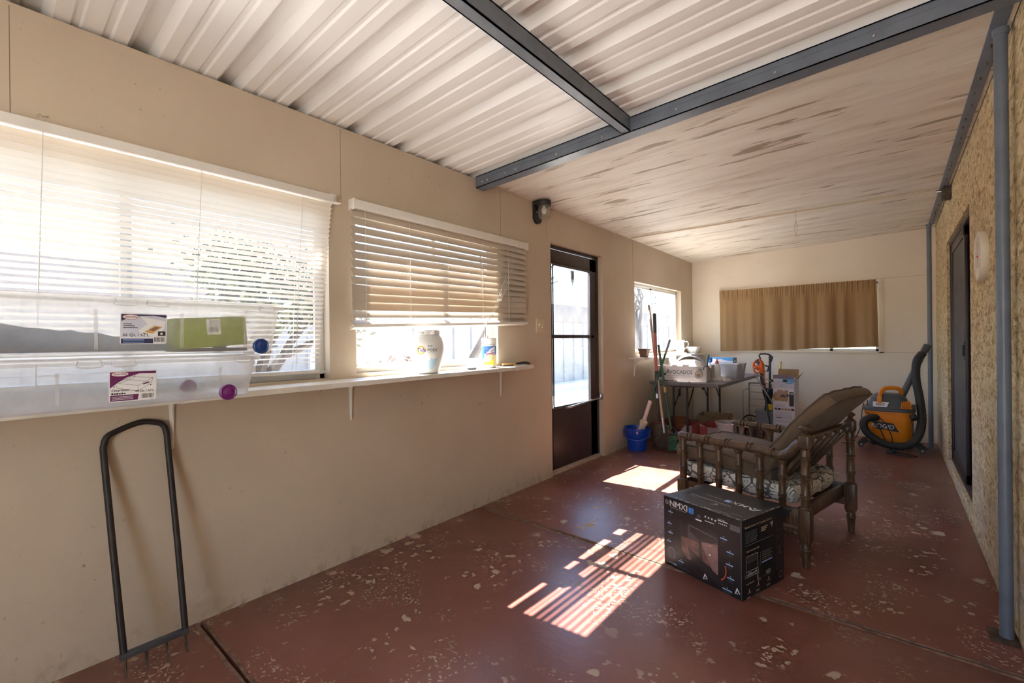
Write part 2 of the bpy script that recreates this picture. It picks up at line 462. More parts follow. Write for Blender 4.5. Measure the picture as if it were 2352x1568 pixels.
def holed(us, zs, holes, d0, d1, mapf):
    """slab in (u,z) with rectangular holes, depth d0..d1, mapped by mapf(u,z,d)"""
    us = sorted(set(us + [h[0] for h in holes] + [h[1] for h in holes]))
    zs = sorted(set(zs + [h[2] for h in holes] + [h[3] for h in holes]))
    def solid(i, j):
        if i < 0 or j < 0 or i >= len(us)-1 or j >= len(zs)-1: return False
        u = (us[i]+us[i+1])/2; z = (zs[j]+zs[j+1])/2
        return not any(h[0] < u < h[1] and h[2] < z < h[3] for h in holes)
    mb = MB(); idx = {}
    def vid(i, j, k):
        key = (i,j,k)
        if key not in idx:
            idx[key] = len(mb.v); mb.v.append(mapf(us[i], zs[j], d1 if k else d0))
        return idx[key]
    def f(*a): mb.f.append([vid(*p) for p in a]); mb.m.append(0)
    for i in range(len(us)-1):
        for j in range(len(zs)-1):
            if not solid(i,j): continue
            f((i,j,0),(i+1,j,0),(i+1,j+1,0),(i,j+1,0)); f((i,j,1),(i,j+1,1),(i+1,j+1,1),(i+1,j,1))
            if not solid(i-1,j): f((i,j,0),(i,j+1,0),(i,j+1,1),(i,j,1))
            if not solid(i+1,j): f((i+1,j,0),(i+1,j,1),(i+1,j+1,1),(i+1,j+1,0))
            if not solid(i,j-1): f((i,j,0),(i,j,1),(i+1,j,1),(i+1,j,0))
            if not solid(i,j+1): f((i,j+1,0),(i+1,j+1,0),(i+1,j+1,1),(i,j+1,1))
    return mb

WA = (-1.05, 1.227, 1.012, 1.945); W2 = (1.383, 2.579, 1.028, 1.945)
W3 = (4.972, 6.49, 1.038, 1.887);  D1 = (3.283, 4.21, -.02, 2.072)
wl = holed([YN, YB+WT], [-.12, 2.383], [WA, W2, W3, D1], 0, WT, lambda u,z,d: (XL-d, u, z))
struct(obj('wall_left', wl, MT['wall_shaded']))
WB = (-1.912, -.135, 1.035, 1.885)
wb = holed([XL, .62], [-.12, 2.46], [WB], 0, WT, lambda u,z,d: (u, YB+d, z))
struct(obj('wall_back', wb, MT['wall']))
D2 = (4.02, 5.62, .10, 2.035)
wr = holed([YN, YB], [-.12, 2.62], [D2], 0, .16, lambda u,z,d: (XR+d, u, z))
struct(obj('wall_right', wr, MT['stucco']))

# panel joints in the wall boards
m = MB()
for y, z0, z1 in ((.085,1.98,2.37),(1.30,1.99,2.375),(2.62,2.0,2.37),(4.93,1.90,2.36),(3.22,2.09,2.27)):
    m.box(XL, y-.0012, z0, XL+.0006, y+.0012, z1)
m.box(-.08,YB-.0006,1.020,.34,YB,1.0225).box(-.10,YB-.0006,1.905,.34,YB,1.907)
struct(obj('trim_5', m, PM('dark_joint',(.25,.19,.12),.8)))
# near end: unseen wall with an added opening that lets daylight in
wn = holed([XL, XR], [-.12, 2.50], [(-.65,.25,-.05,2.3)], 0, .1, lambda u,z,d: (u, YN-d, z))
struct(obj('wall_near', wn, MT['wall']))
# floor: three poured slabs with tooled joints
fb = MB()
JY = [YN, .62, 2.362, YB]
for a, b in zip(JY[:-1], JY[1:]):
    fb.box(XL-WT, a+.006, -.12, XR, b-.006, 0, b=.004, seg=2)
fb.box(XL-WT, YN, -.12, XR, YB, -.035, 1)
struct(obj('floor', fb, [MT['floor'], PM('dark_joint_dirt',(.03,.02,.014),.95)]))
# lifted, crumbling paint ridge along the joint
t = MB()
for y0, x0, x1 in ((2.362, XL+.02, XR-.02), (.62, XL+.02, XR-.1)):
    for side in (-1, 1):
        n = 60; G = []
        for i in range(n+1):
            x = x0+(x1-x0)*i/n
            w = .006+.010*noise.noise((x*7, side*3.1, y0)); h = .0035+.004*noise.noise((x*11, side, 2.))
            y = y0+side*.0055+.002*noise.noise((x*9, 5*side, .3))
            G.append([(x, y, -.001), (x, y+side*.004, max(.001,h)), (x, y+side*(.010+max(0,w)), .0003)])
        if side < 0: G = [r[::-1] for r in G]
        t.sheet(G)
struct(obj('floor_joint_edge', t, PM('crumbled_joint_edge',(.19,.115,.08),.85,var=.45,vs=30.)))

# corrugated sheet roof over the near half
prof = []; y = YN-.05
ribs = [.14+.3125*k for k in range(-6, 9)]
def roofline():
    pts = [(YN-.1, 0.)]
    for r in ribs:
        if r < YN or r > 2.5: continue
        pts += [(r-.052,0),(r-.026,.036),(r+.026,.036),(r+.052,0)]
        for mfrac in (.36, .64):
            c = r+.3125*mfrac
            pts += [(c-.016,0),(c-.008,.007),(c+.008,.007),(c+.016,0)]
    pts = [p for p in pts if p[0] <= 2.60] + [(2.62,0)]
    return pts
RL = roofline()
G = [[(x, p[0], zroof(x)+p[1]) for p in RL] for x in (-2.68, -2.31, -1.1, .37)]
rb_ = MB().sheet(G, -.0025)
struct(obj('ceiling_sheet_metal', rb_, MT['roof'], sharp=18))

# stained panel ceiling over the far half
cb = MB()
def zc(x, y):
    u = (x-XL)/(XR-XL); v = (y-2.42)/(YB-2.42)
    return (1-u)*((1-v)*2.388+v*2.352) + u*((1-v)*2.425+v*2.435)
ys = [2.46]
while ys[-1] < 7.3: ys.append(ys[-1]+.405)
for a, b in zip(ys[:-1], ys[1:]):
    b2 = min(b, 7.25)-.004; a2 = a+.004
    c = [( -2.68,a2),(.365,a2),(.365,b2),(-2.68,b2)]
    cb.hexa([(p[0],p[1],zc(*p)) for p in c], [(p[0],p[1],zc(*p)+.05) for p in c])
c = [(-2.68,2.46),(.365,2.46),(.365,7.25),(-2.68,7.25)]
cb.hexa([(p[0],p[1],zc(*p)+.004) for p in c], [(p[0],p[1],zc(*p)+.052) for p in c])
struct(obj('ceiling', cb, MT['boards']))

# closure strip that shuts the rib ends above the outer wall
tb = MB().box(XL-WT-.02, YN, 2.30, XL-WT, YB, 2.46)
struct(obj('trim_1', tb, MT['bronze']))

# steel frame
sb = MB()
def chan_x(x0, z0, x1, z1, y0, y1, h, th=.006):
    # C section running along x, web at y0
    for (ya, yb, lo, hi) in ((y0, y0+th, 0, h), (y0, y1, 0, th), (y0, y1, h-th, h)):
        sb.hexa([(x0,ya,z0+lo),(x1,ya,z1+lo),(x1,yb,z1+lo),(x0,yb,z0+lo)], [(x0,ya,z0+hi),(x1,ya,z1+hi),(x1,yb,z1+hi),(x0,yb,z0+hi)])
    sb.hexa([(x0,y0-.002,z0+h*.62),(x1,y0-.002,z1+h*.62),(x1,y0+.001,z1+h*.62),(x0,y0+.001,z0+h*.62)], [(x0,y0-.002,z0+h*.66),(x1,y0-.002,z1+h*.66),(x1,y0+.001,z1+h*.66),(x0,y0+.001,z0+h*.66)])
chan_x(-2.305, 2.312, .365, 2.402, 2.35, 2.43, .085)
beam = obj('steel_beam', sb, MT['steel'], sharp=20)
tag(beam, 'slate blue steel channel spanning the porch where sheet metal meets panels', 'beam', 'steel roof beams'); 
bolts = MB()
for x in (-2.24,-2.19,-2.02,-1.93,-1.6,-1.28,-.85,-.4,-.05):
    z = 2.312+.09*(x+2.305)/2.67+.03
    bolts.lathe([(.006,0),(.006,.005),(.003,.008)], 8, 0, FR((x,2.35,z),(1,0,0),(0,0,1)))
obj('screw_heads', bolts, MT['chrome'], beam)
sb = MB()
z0 = 2.352; z1 = 2.352
sb.box(-1.160, YN, 2.358, -1.105, 2.348, 2.358+.006)
sb.box(-1.160, YN, 2.358, -1.154, 2.348, 2.438)
sb.box(-1.111, YN, 2.358, -1.105, 2.348, 2.438)
sb.box(-1.160, YN, 2.432, -1.105, 2.348, 2.438)
tag(obj('steel_purlin', sb, MT['steel'], sharp=20), 'slate blue steel purlin under the white sheet metal, ending at the cross channel', 'beam', 'steel roof beams')
sb = MB().box(.300, 2.30, 2.42, .350, 6.70, 2.47, b=.003)
ra = obj('steel_wall_beam', sb, MT['steel'], sharp=25)
tag(ra, 'slate blue steel tube along the top of the stucco wall studded with screw tips', 'beam', 'steel roof beams')
sb = MB(); y = 2.75
while y < 6.6:
    x = .318+.012*random.random()
    sb.lathe([(.0035,0),(.003,-.008),(.0006,-.014)], 6, 0, TR(x, y, 2.42))
    y += random.uniform(.09,.22)
obj('screw_tips', sb, MT['rust'], ra)

def pole(x, y, label, r, plate):
    p = thing('steel_pole', label, 'pole', (x,y,0), 0, 'round steel posts along the stucco wall')
    m = MB().cyl((0,0,.004),(0,0,2.42), r, 24)
    obj('shaft', m, MT['steel'], p)
    m = MB().box(-.052,-.055,0,.030,.055,.007,b=.002)
    obj('base_plate', m, MT['rust'] if plate else MT['steel'], p)
    m = MB().lathe([(r+.003,2.395),(r+.004,2.405),(r+.004,2.42)], 20)
    obj('weld_collar', m, MT['steel'], p)
pole(.335, 2.635, 'slate blue steel pole on a corner of floor nearest the camera', .0205, 1)
pole(.302, 6.66, 'slate blue steel pole in the back corner behind the shop vacuum', .0205, 0)

# ------------------------------------------------------------------ windows
def window_y(n, W, mull, lab=None, xo=-2.375, fw=.028, glassm='dusty'):
    """sliding window set in the left wall"""
    y0,y1,z0,z1 = W; f = MB()
    x0, x1 = xo-.03, xo+.005
    for a in ((y0,z0,y1,z0+fw),(y0,z1-fw,y1,z1),(y0,z0,y0+fw,z1),(y1-fw,z0,y1,z1)):
        f.box(x0, a[0], a[1], x1, a[2], a[3], b=.003)
    f.box(xo-.012, y0, z0+fw, xo+.016, y1, z0+fw+.012)      # sill track
    o = struct(obj('window_%d' % n, f, MT['alum']))
    s = MB()
    sw = .022
    for (a, b, xs) in ((y0+fw, mull+.02, xo-.018),(mull-.02, y1-fw, xo-.004)):
        for q in ((a,z0+fw,b,z0+fw+sw),(a,z1-fw-sw,b,z1-fw),(a,z0+fw,a+sw,z1-fw),(b-sw,z0+fw,b,z1-fw)):
            s.box(xs-.008, q[0], q[1], xs+.006, q[2], q[3])
    obj('sash', s, MT['alum'], o)
    g = MB()
    g.box(xo-.019, y0+fw, z0+fw, xo-.016, mull+.01, z1-fw)
    g.box(xo-.005, mull-.01, z0+fw, xo-.002, y1-fw, z1-fw)
    obj('pane', g, MT[glassm], o)
    return o
window_y(1, WA, .40)
window_y(2, W2, 2.01)
window_y(3, W3, 5.60)
f = MB(); x0,x1,z0,z1 = WB; yo = YB+.06
for a in ((x0,z0,x1,z0+.03),(x0,z1-.03,x1,z1),(x0,z0,x0+.03,z1),(x1-.03,z0,x1,z1),(-.62,z0,-.585,z1)):
    f.box(a[0], yo-.03, a[1], a[2], yo+.01, a[3], b=.003)
o = struct(obj('window_4', f, MT['alum']))
obj('pane', MB().box(x0+.03, yo-.002, z0+.03, x1-.03, yo+.001, z1-.03), MT['dusty'], o)
# painted casing edge around the back window
f = MB()
for a in ((x0-.02,z0-.022,x1+.05,z0-.004),(x1+.004,z0-.02,x1+.05,z1)):
    f.box(a[0], YB-.006, a[1], a[2], YB, a[3], b=.002)
struct(obj('trim_2', f, MT['wall']))

# ------------------------------------------------------------------ shelf under the front windows
sh = thing('window_shelf', 'long off-white painted shelf under the blinds carrying the storage bins', 'shelf', (XL, .77, 1.0), 0, None, (radians(.43),0,0))
m = MB(); n = 24; G = []
pts = [(0,-2.2),(.205,-2.2),(.205,1.2),(.195,1.9),(.16,2.04),(.15,2.06),(0,2.06)]
m.prism([(p[0],p[1]) for p in pts], -.024, 0)
obj('board', m, MT['trimw'], sh)
for yb in (.53, 1.345, 2.60):
    m = MB(); y = yb-.77
    z = -.026
    m.prism([(0,0),(.05,0),(.012,-.03),(.006,-.19),(0,-.205)], -.003, .003, 0, FR((.002,y,z),(1,0,0),(0,0,1)))
    m.prism([(-.012,0),(.012,0),(.005,-.205),(-.005,-.205)], 0, .004, 0, FR((0,y,z),(0,1,0),(0,0,1))); m.box(.0, y-.012, z-.004, .17, y+.012, z)
    for zz in (.03,.17): m.lathe([(.005,0),(.004,.003)], 8, 0, FR((.004,y,z-zz),(0,1,0),(0,0,1)))
    obj('bracket', m, MT['white'], sh)

# far shelf below the third window
s3 = thing('corner_shelf', 'short pale painted shelf below the corner window holding pot and pitcher', 'shelf', (XL, 4.80, 1.003))
m = MB().prism([(0,0),(.19,0),(.20,.02),(.20,2.10),(.17,2.16),(0,2.16)], -.02, 0)
obj('board', m, MT['trimw'], s3)
for yb in (.14, 1.2):
    m = MB(); z = -.021
    m.prism([(0,0),(.12,0),(.06,-.02),(.02,-.07),(.008,-.19),(0,-.2)], -.002, .002, 0, FR((.002,yb,z),(1,0,0),(0,0,1)))
    m.prism([(-.012,0),(.012,0),(.005,-.205),(-.005,-.205)], 0, .004, 0, FR((0,yb,z),(0,1,0),(0,0,1))); m.box(0, yb-.01, z-.004, .165, yb+.01, z)
    obj('bracket', m, MT['white'], s3)

# ------------------------------------------------------------------ storm door in the left wall
d = struct(obj('door_1', (lambda m: [m.box(-2.40, a, b_, -2.365, c, e, b=.003) for (a,b_,c,e) in
    ((3.290,.03,3.378,2.035),(4.05,.03,4.175,2.035),(3.290,1.905,4.175,2.035),(3.290,1.226,4.12,1.258),(3.290,.03,4.175,.585))] and m)(MB()), MT['bronze']))
m = MB()
m.box(-2.365,3.378,.575,-2.357,4.05,.60,b=.002); m.box(-2.365,3.378,1.888,-2.357,4.05,1.908,b=.002)
m.box(-2.365,4.035,.59,-2.357,4.05,1.9,b=.002); m.box(-2.365,3.378,.59,-2.357,3.393,1.9,b=.002)
obj('glazing_bead', m, MT['dgrey'], d)
obj('pane', MB().box(-2.384,3.375,1.255,-2.381,4.055,1.91), MT['glass'], d)
obj('pane', MB().box(-2.389,3.375,.58,-2.386,4.055,1.23), MT['glass'], d)
m = MB().box(-2.365,3.40,.60,-2.362,3.42,.62)
m = MB().tube([(-2.352,3.60,.575),(-2.338,3.64,.575),(-2.325,4.0,.60)], .011, 12).tube([(-2.325,4.0,.60),(-2.318,4.19,.61)], .006, 8).box(-2.335,4.165,.59,-2.312,4.205,.645,b=.003).box(-2.362,3.57,.565,-2.345,3.62,.585,b=.002)
obj('closer', m, MT['chrome'], d)
m = MB().box(-2.366,3.305,1.075,-2.352,3.318,1.10,b=.002).cyl((-2.352,3.311,1.087),(-2.335,3.311,1.087),.006,10)
obj('latch', m, MT['black'], d)
m = MB().lathe([(.0085,0),(.009,.003),(.006,.004)], 10)
# wasp-nest like clump of paint behind the upper glass
m = MB()
for k in range(5): m.cyl((-2.397,3.745+.012*k,1.885),(-2.397,3.748+.012*k,1.80-.03*((k*7)%3)), .006, 6)
obj('door_sweep_tatter', m, MT['dgrey'], d)
# frame and threshold
m = MB()
for q in ((3.283,0,3.293,2.072),(4.175,0,4.21,2.06),(3.283,2.045,4.21,2.072)):
    m.box(-2.408,q[0],q[1],-2.36,q[2],q[3],b=.002)
struct(obj('door_1_frame', m, MT['bronze']))
m = MB().box(-2.45,3.285,-.01,-2.33,4.205,.014,b=.004).box(-2.40,3.285,.01,-2.355,4.205,.026,b=.004)
struct(obj('trim_3', m, MT['palew']))
# bead of old sealant where wall meets the ceiling panels
m = MB(); pts = []
for i in range(60):
    y = 2.6+1.9*i/59
    pts.append((XL+.004, y, zc(XL, y)-.004-.004*abs(noise.noise((y*9,1,2)))))
m.tube(pts, [.004+.004*abs(noise.noise((i*.7,3,1))) for i in range(60)], 6)
struct(obj('trim_4', m, MT['wall']))

# ------------------------------------------------------------------ sliding patio door in the stucco wall
y0,y1,z0,z1 = D2; xo = XR+.075
m = MB()
for q in ((y0,z0,y1,z0+.03),(y0,z1-.03,y1,z1),(y0,z0,y0+.03,z1),(y1-.03,z0,y1,z1)):
    m.box(xo-.055,q[0],q[1],xo+.05,q[2],q[3],b=.003)
d2 = struct(obj('door_2', m, MT['bronze']))
m = MB(); a, b_ = 4.62, y1-.03
for q in ((a,z0+.03,b_,z0+.10),(a,z1-.10,b_,z1-.03),(a,z0+.03,a+.055,z1-.03),(b_-.055,z0+.03,b_,z1-.03)):
    m.box(xo-.048,q[0],q[1],xo-.026,q[2],q[3],b=.003)
obj('screen_frame', m, MT['bronze'], d2)
obj('mesh_screen', MB().box(xo-.039,a+.05,z0+.09,xo-.037,b_-.05,z1-.09), MT['screen'], d2)
m = MB().box(xo-.052,4.632,1.03,xo-.046,4.668,1.17,b=.003).box(xo-.062,4.642,1.06,xo-.052,4.658,1.14,b=.003)
obj('latch', m, MT['black'], d2)
m = MB()
for (a, b_, xx) in ((y0+.03, 4.85, xo+.02),(4.79, y1-.03, xo-.005)):
    for q in ((a,z0+.03,b_,z0+.09),(a,z1-.09,b_,z1-.03),(a,z0+.03,a+.06,z1-.03),(b_-.06,z0+.03,b_,z1-.03)):
        m.box(xx-.012,q[0],q[1],xx+.012,q[2],q[3],b=.003)
obj('glass_leaf_frame', m, MT['bronze'], d2)
obj('pane', MB().box(xo+.018,y0+.05,z0+.06,xo+.022,4.83,z1-.06).box(xo-.007,4.81,z0+.06,xo-.003,y1-.05,z1-.06), MT['glass'], d2)
# dim room behind the patio door
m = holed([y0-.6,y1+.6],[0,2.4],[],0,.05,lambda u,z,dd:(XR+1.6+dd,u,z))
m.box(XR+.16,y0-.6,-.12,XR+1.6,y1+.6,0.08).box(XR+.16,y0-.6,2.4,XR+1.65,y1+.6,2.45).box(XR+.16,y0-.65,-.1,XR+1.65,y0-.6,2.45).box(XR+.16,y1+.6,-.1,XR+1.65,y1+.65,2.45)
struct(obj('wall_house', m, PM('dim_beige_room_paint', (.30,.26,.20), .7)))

# ------------------------------------------------------------------ small fittings
sp = thing('switch_plate', 'ivory plastic double switch plate on wall beside the storm door', 'switch', (XL, 3.115, 1.332))
obj('plate', MB().box(0,-.058,-.06,.006,.058,.06,b=.004,seg=3), MT['cream'], sp)
for k, dz in ((-.02,.012),(.022,-.012)):
    obj('toggle', MB().box(.004,k-.005,-.012,.008,k+.005,.012,b=.001).box(.006,k-.004,dz-.006,.018,k+.004,dz+.004,b=.002), MT['white'], sp)
lt = thing('wall_lamp', 'black porch lamp with ribbed clear jar glass under the ceiling edge', 'lamp', (XL, 3.08, 2.30))
m = MB().prism([( -.052,-.07),(-.03,-.098),(0,-.108),(.03,-.098),(.052,-.07),(.052,.075),(-.052,.075)], 0, .022, 0, FR((0,0,0),(0,1,0),(0,0,1)))
m.lathe([(.058,.035),(.060,.045),(.060,.072),(.05,.076)], 24, 0, TR(.075,.01,0)).box(.01,-.055,.04,.08,.065,.075,b=.004)
m.box(.018,-.03,-.02,.024,-.01,-.008,1)
obj('base', m, [MT['black'], MT['chrome']], lt)
m = MB().lathe([(.040,.036),(.046,.02),(.050,-.02),(.046,-.055),(.032,-.072),(.0,-.075)], 48, 0, TR(.075,.01,0), fn=lambda a,z: 1+.035*cos(16*a))
obj('jar_glass', m, MT['jar'], lt)
obj('bulb', MB().ball((.075,.01,-.005),.022,.022,.03).cyl((.075,.01,.02),(.075,.01,.04),.013), MT['white'], lt)

cd = obj('ceiling_conduit', MB().tube(spline([(-2.27,4.80,zc(-2.27,4.8)-.014),(-1.2,4.94,zc(-1.2,4.94)-.012),(-.3,5.055,zc(-.3,5.05)-.012),(.29,5.13,zc(.29,5.13)-.010)],6), .0075, 8), MT['cream'])
tag(cd, 'thin pale conduit crossing the stained ceiling panels to a junction box', 'conduit')
jb = thing('junction_box', 'small brown metal junction box at the end of the ceiling conduit', 'electrical box', (.345, 5.14, 2.375))
obj('box_body', MB().box(-.035,-.04,-.05,.025,.04,.044,b=.004), MT['rust'], jb)
obj('connector', MB().cyl((-.068,0,.025),(-.035,0,.025),.013,10), MT['chrome'], jb)
pc = thing('pull_cord', 'knotted string loop hanging from the ceiling panels', 'cord', (-.69, 4.95, zc(-.69,4.95)))
m = MB().tube([(0,0,0),(.003,0,-.06),(.002,0,-.125)], .0022, 6)
lp = [(.002+.011*sin(2*pi*k/20), 0, -.175-.052*cos(2*pi*k/20)) for k in range(20)]
m.tube(lp, .0022, 6, closed=True).cyl((.002,0,-.225),(.004,0,-.262),.003,6).ball((.002,0,-.125),.005)
obj('string', m, MT['mop'], pc)

th = thing('dial_thermometer', 'round white dial thermometer with red needle on the stucco wall', 'thermometer', (XR, 3.40, 1.62))
F = FR((0,0,0),(0,-1,0),(0,0,1))   # local z points to -x (into the room)
m = MB().lathe([(.128,0),(.130,.006),(.130,.024),(.126,.030),(.118,.031),(.116,.027),(0,.027)], 56, 0, F)
obj('case', m, PM('aged_white_plastic', (.80,.72,.57), .45), th)
m = MB()
m.disc((0,0),.115,F,0,.0275,48)
for k in range(61):
    a = radians(225-270*k/60); r0 = .094 if k % 5 else .086
    m.add([(r0*cos(a)-.0008*sin(a),r0*sin(a)+.0008*cos(a),.0278),(r0*cos(a)+.0008*sin(a),r0*sin(a)-.0008*cos(a),.0278),(.102*cos(a)+.0008*sin(a),.102*sin(a)-.0008*cos(a),.0278),(.102*cos(a)-.0008*sin(a),.102*sin(a)+.0008*cos(a),.0278)],[(0,1,2,3)],1,F)
for k in range(13):
    a = radians(225-270*k/12)
    m.text(str(-20+10*k), .017, F @ TR(.070*cos(a),.070*sin(a)-.005,.0278), 1, 'CENTER')
m.text('F', .022, F @ TR(0,-.05,.0278), 1, 'CENTER')
obj('dial', m, [PM('cream_dial_paper', (.82,.78,.68), .6), MT['dink']], th)
m = MB().poly([(-.003,-.005),(-.010,-.06),(.010,-.06),(.003,-.005),(.0022,.085),(-.0022,.085)], F @ TR(0,0,.0285,rz=radians(12)), 0).lathe([(.006,.027),(.005,.032),(0,.033)], 12, 0, F)
obj('needle', m, PM('red_needle_paint', (.55,.05,.03), .4), th)

# ------------------------------------------------------------------ blinds
def slat_strip(mb, c, w, tilt, y0, y1, crown=.003, th=.0008, dz0=0., dz1=0., n=6, sag=0.):
    """one curved slat running along y; tilt = angle of the inner edge below horizontal"""
    G = []
    for i in range(n+1):
        u = i/n; y = y0+(y1-y0)*u; row = []
        zz = c[1]+dz0+(dz1-dz0)*u - sag*4*u*(1-u)
        for k in range(5):
            s = -1+2*k/4
            a = s*w/2; h = crown*(1-s*s)
            row.append((c[0]+a*cos(tilt)+h*sin(tilt), y, zz-a*sin(tilt)+h*cos(tilt)))
        G.append(row)
    mb.sheet(G, th)

b1 = thing('window_blind', 'wide white mini blind behind the clear storage bins', 'blind', (0,0,0), 0, 'horizontal blinds on the front windows')
m = MB().box(-2.308,-1.0,1.948,-2.262,1.235,1.986,b=.003)
m.box(-2.308,1.235,1.950,-2.262,1.275,1.954).box(-2.308,1.235,1.95,-2.305,1.272,2.006)
obj('headrail', m, MT['white'], b1)
m = MB(); zs = []; z = 1.932
k = 0
rs = random.Random(3)
while z > 1.085:
    f = (1.93-z)/.85
    # slats tip down towards the glass a little
    tilt = radians(-46+34*f)
    x = -2.285-.05*min(1,f*1.2)
    slat_strip(m, (x, z), .027, tilt+radians(rs.uniform(-2,2)), -1.0, 1.232-.050*f, .003, .0008, -.018*f, .004*f, 8, -.006*sin(pi*f))
    zs.append(z); z -= .0238
    k += 1
obj('slats', m, MT['slat'], b1)
m = MB().box(-2.352,-1.0,1.045,-2.326,1.18,1.062,b=.003)
obj('bottom_rail', m, MT['white'], b1)
for yy in (.16, .635, 1.07):
    m = MB().tube([(-2.266,yy,1.95),(-2.30,yy-.01,1.5),(-2.318,yy-.02,1.06)], .0013, 5).tube([(-2.305,yy,1.95),(-2.345,yy-.01,1.5),(-2.358,yy-.02,1.06)], .0013, 5)
    m.ball((-2.335,yy-.02,1.05),.008) if yy > 1 else None
    m.lathe([(.004,0),(.004,.002)],8,0,FR((-2.262,yy,1.953),(0,1,0),(0,0,1)))
    obj('ladder_cord', m, MT['cordm'], b1)

b2 = thing('window_blind', 'cream wide slat blind half lowered above the detergent tub', 'blind', (0,0,0), 0, 'horizontal blinds on the front windows')
m = MB().box(-2.308,1.350,1.942,-2.252,2.885,1.992,b=.003)
m.box(-2.308,1.343,1.936,-2.250,1.352,1.996,b=.001).box(-2.308,2.883,1.936,-2.250,2.893,1.996,b=.001)
obj('headrail', m, MT['white'], b2)
m = MB(); n = 14
for k in range(n):
    f = k/(n-1)
    zl = 1.922-.0470*k; zr = 1.922-.0428*k
    tl = radians(63 if k < 9 else 80)
    if k >= 12: tl = radians(32 if k == 13 else 48)
    slat_strip(m, (-2.272, 0), .050, tl+radians(rs.uniform(-1.5,1.5)), 1.338, 2.872, .0015, .0022, zl, zr, 8)
obj('slats', m, MT['fauxslat'], b2)
m = MB(); m.hexa([(-2.294,1.335,1.274),(-2.246,1.335,1.286),(-2.246,2.872,1.340),(-2.294,2.872,1.330)][::1], [(-2.294,1.335,1.290),(-2.246,1.335,1.302),(-2.246,2.872,1.356),(-2.294,2.872,1.346)])
obj('bottom_rail', m, MT['trimw'], b2)
for yy in (1.413,1.719,2.026,2.355,2.64):
    zb = 1.285+.056*(yy-1.335)/1.54
    m = MB().tube([(-2.254,yy,1.945),(-2.250,yy,1.6),(-2.249,yy,zb)], .0013, 5).tube([(-2.298,yy,1.945),(-2.298,yy,zb)], .0013, 5)
    obj('ladder_cord', m, MT['cordm'], b2)
m = MB()
for k in range(4):
    m.tube(spline([(-2.248,2.70+.02*k,1.94),(-2.240,2.60+.022*k,1.70),(-2.236,2.46+.01*k,1.45),(-2.234,2.36,1.315),(-2.232,2.352+.004*k,1.255-.008*k)],5), .0011, 5)
m.lathe([(.003,0),(.007,-.03),(.006,-.034),(0,-.034)],10,0,TR(-2.232,2.352,1.262)).lathe([(.003,0),(.007,-.03),(.006,-.034),(0,-.034)],10,0,TR(-2.230,2.375,1.248))
obj('pull_cord', m, MT['cordm'], b2)

# ------------------------------------------------------------------ storage bins
def rring(hx, hy, r, z, n=5):
    out = []
    for cx, cy, a0 in ((hx-r,hy-r,0),(-hx+r,hy-r,pi/2),(-hx+r,-hy+r,pi),(hx-r,-hy+r,3*pi/2)):
        for k in range(n+1):
            a = a0+pi/2*k/n; out.append((cx+r*cos(a), cy+r*sin(a), z))
    return out
def loft(mb, rings, m=0, M=None, cap0=True, cap1=False):
    n = len(rings[0]); vs = [p for r in rings for p in r]; fs = []
    for i in range(len(rings)-1):
        for k in range(n): fs.append((i*n+k, i*n+(k+1)%n, (i+1)*n+(k+1)%n, (i+1)*n+k))
    if cap0: fs.append(list(range(n))[::-1])
    if cap1: fs.append([(len(rings)-1)*n+k for k in range(n)])
    return mb.add(vs, fs, m, M)

def bin_(name, label, loc, rz, h, hb, ht, wheel, wm):
    t = thing(name, label, 'storage bin', loc, rz, 'clear underbed bins on the window shelf')
    m = MB()
    rings = [rring(hb[0]-.012,hb[1]-.012,.03,.0), rring(hb[0],hb[1],.035,.008)]
    for k in range(1,5):
        u = k/4; rings.append(rring(hb[0]+(ht[0]-hb[0])*u, hb[1]+(ht[1]-hb[1])*u, .036, .008+(h-.008)*u))
    rings.append(rring(ht[0]+.010,ht[1]+.012,.04,h)); rings.append(rring(ht[0]+.010,ht[1]+.012,.04,h-.010))
    loft(m, rings)
    for yy in (-.30,-.1,.12,.32):       # faint moulded ribs
        m.box(hb[0]+.001, yy-.004, .02, hb[0]+.008, yy+.004, h-.03)
    obj('tub', m, MT['clear'], t)
    m = MB()
    loft(m, [rring(ht[0]+.014,ht[1]+.016,.042,h-.008), rring(ht[0]+.014,ht[1]+.016,.042,h+.008), rring(ht[0]+.002,ht[1]+.004,.036,h+.012), rring(ht[0]-.02,ht[1]-.02,.03,h+.012), rring(ht[0]-.026,ht[1]-.026,.03,h+.004)], cap0=False, cap1=True)
    for yy in (-.06, .02, .36):
        m.tube(spline([(ht[0]+.014,yy,h+.004),(ht[0]+.020,yy,h-.014),(ht[0]+.020,yy+.05,h-.014),(ht[0]+.014,yy+.05,h+.004)],4), .003, 6)
    obj('lid', m, MT['clear'], t)
    F = FR((hb[0]+.004,0,0),(0,1,0),(0,0,1))
    yw, zw = wheel
    for sx in (1,-1):
        for yy in (yw, -yw):
            m = MB().lathe([(0,-.008),(.026,-.008),(.0285,-.004),(.0285,.006),(.025,.009),(.021,.006),(.012,.007),(.008,.010),(0,.010)], 28, 0, FR((sx*(hb[0]+.006),yy,zw),(0,sx,0),(0,0,1)))
            obj('wheel', m, wm, t)
    return t
BX, BY = -2.055, .245
lo_ = bin_('storage_bin', 'empty clear bin with purple wheels at the bottom of the stack', (BX,BY,1.006), radians(2.4), .145, (.198,.425), (.215,.448), (.345,.020), MT['purple'])
hi_ = bin_('storage_bin', 'clear bin with blue wheels holding cloth and a green box on top', (BX-.002,BY+.085,1.1685), radians(2.4), .172, (.198,.43), (.218,.452), (.375,.024), MT['navy'])
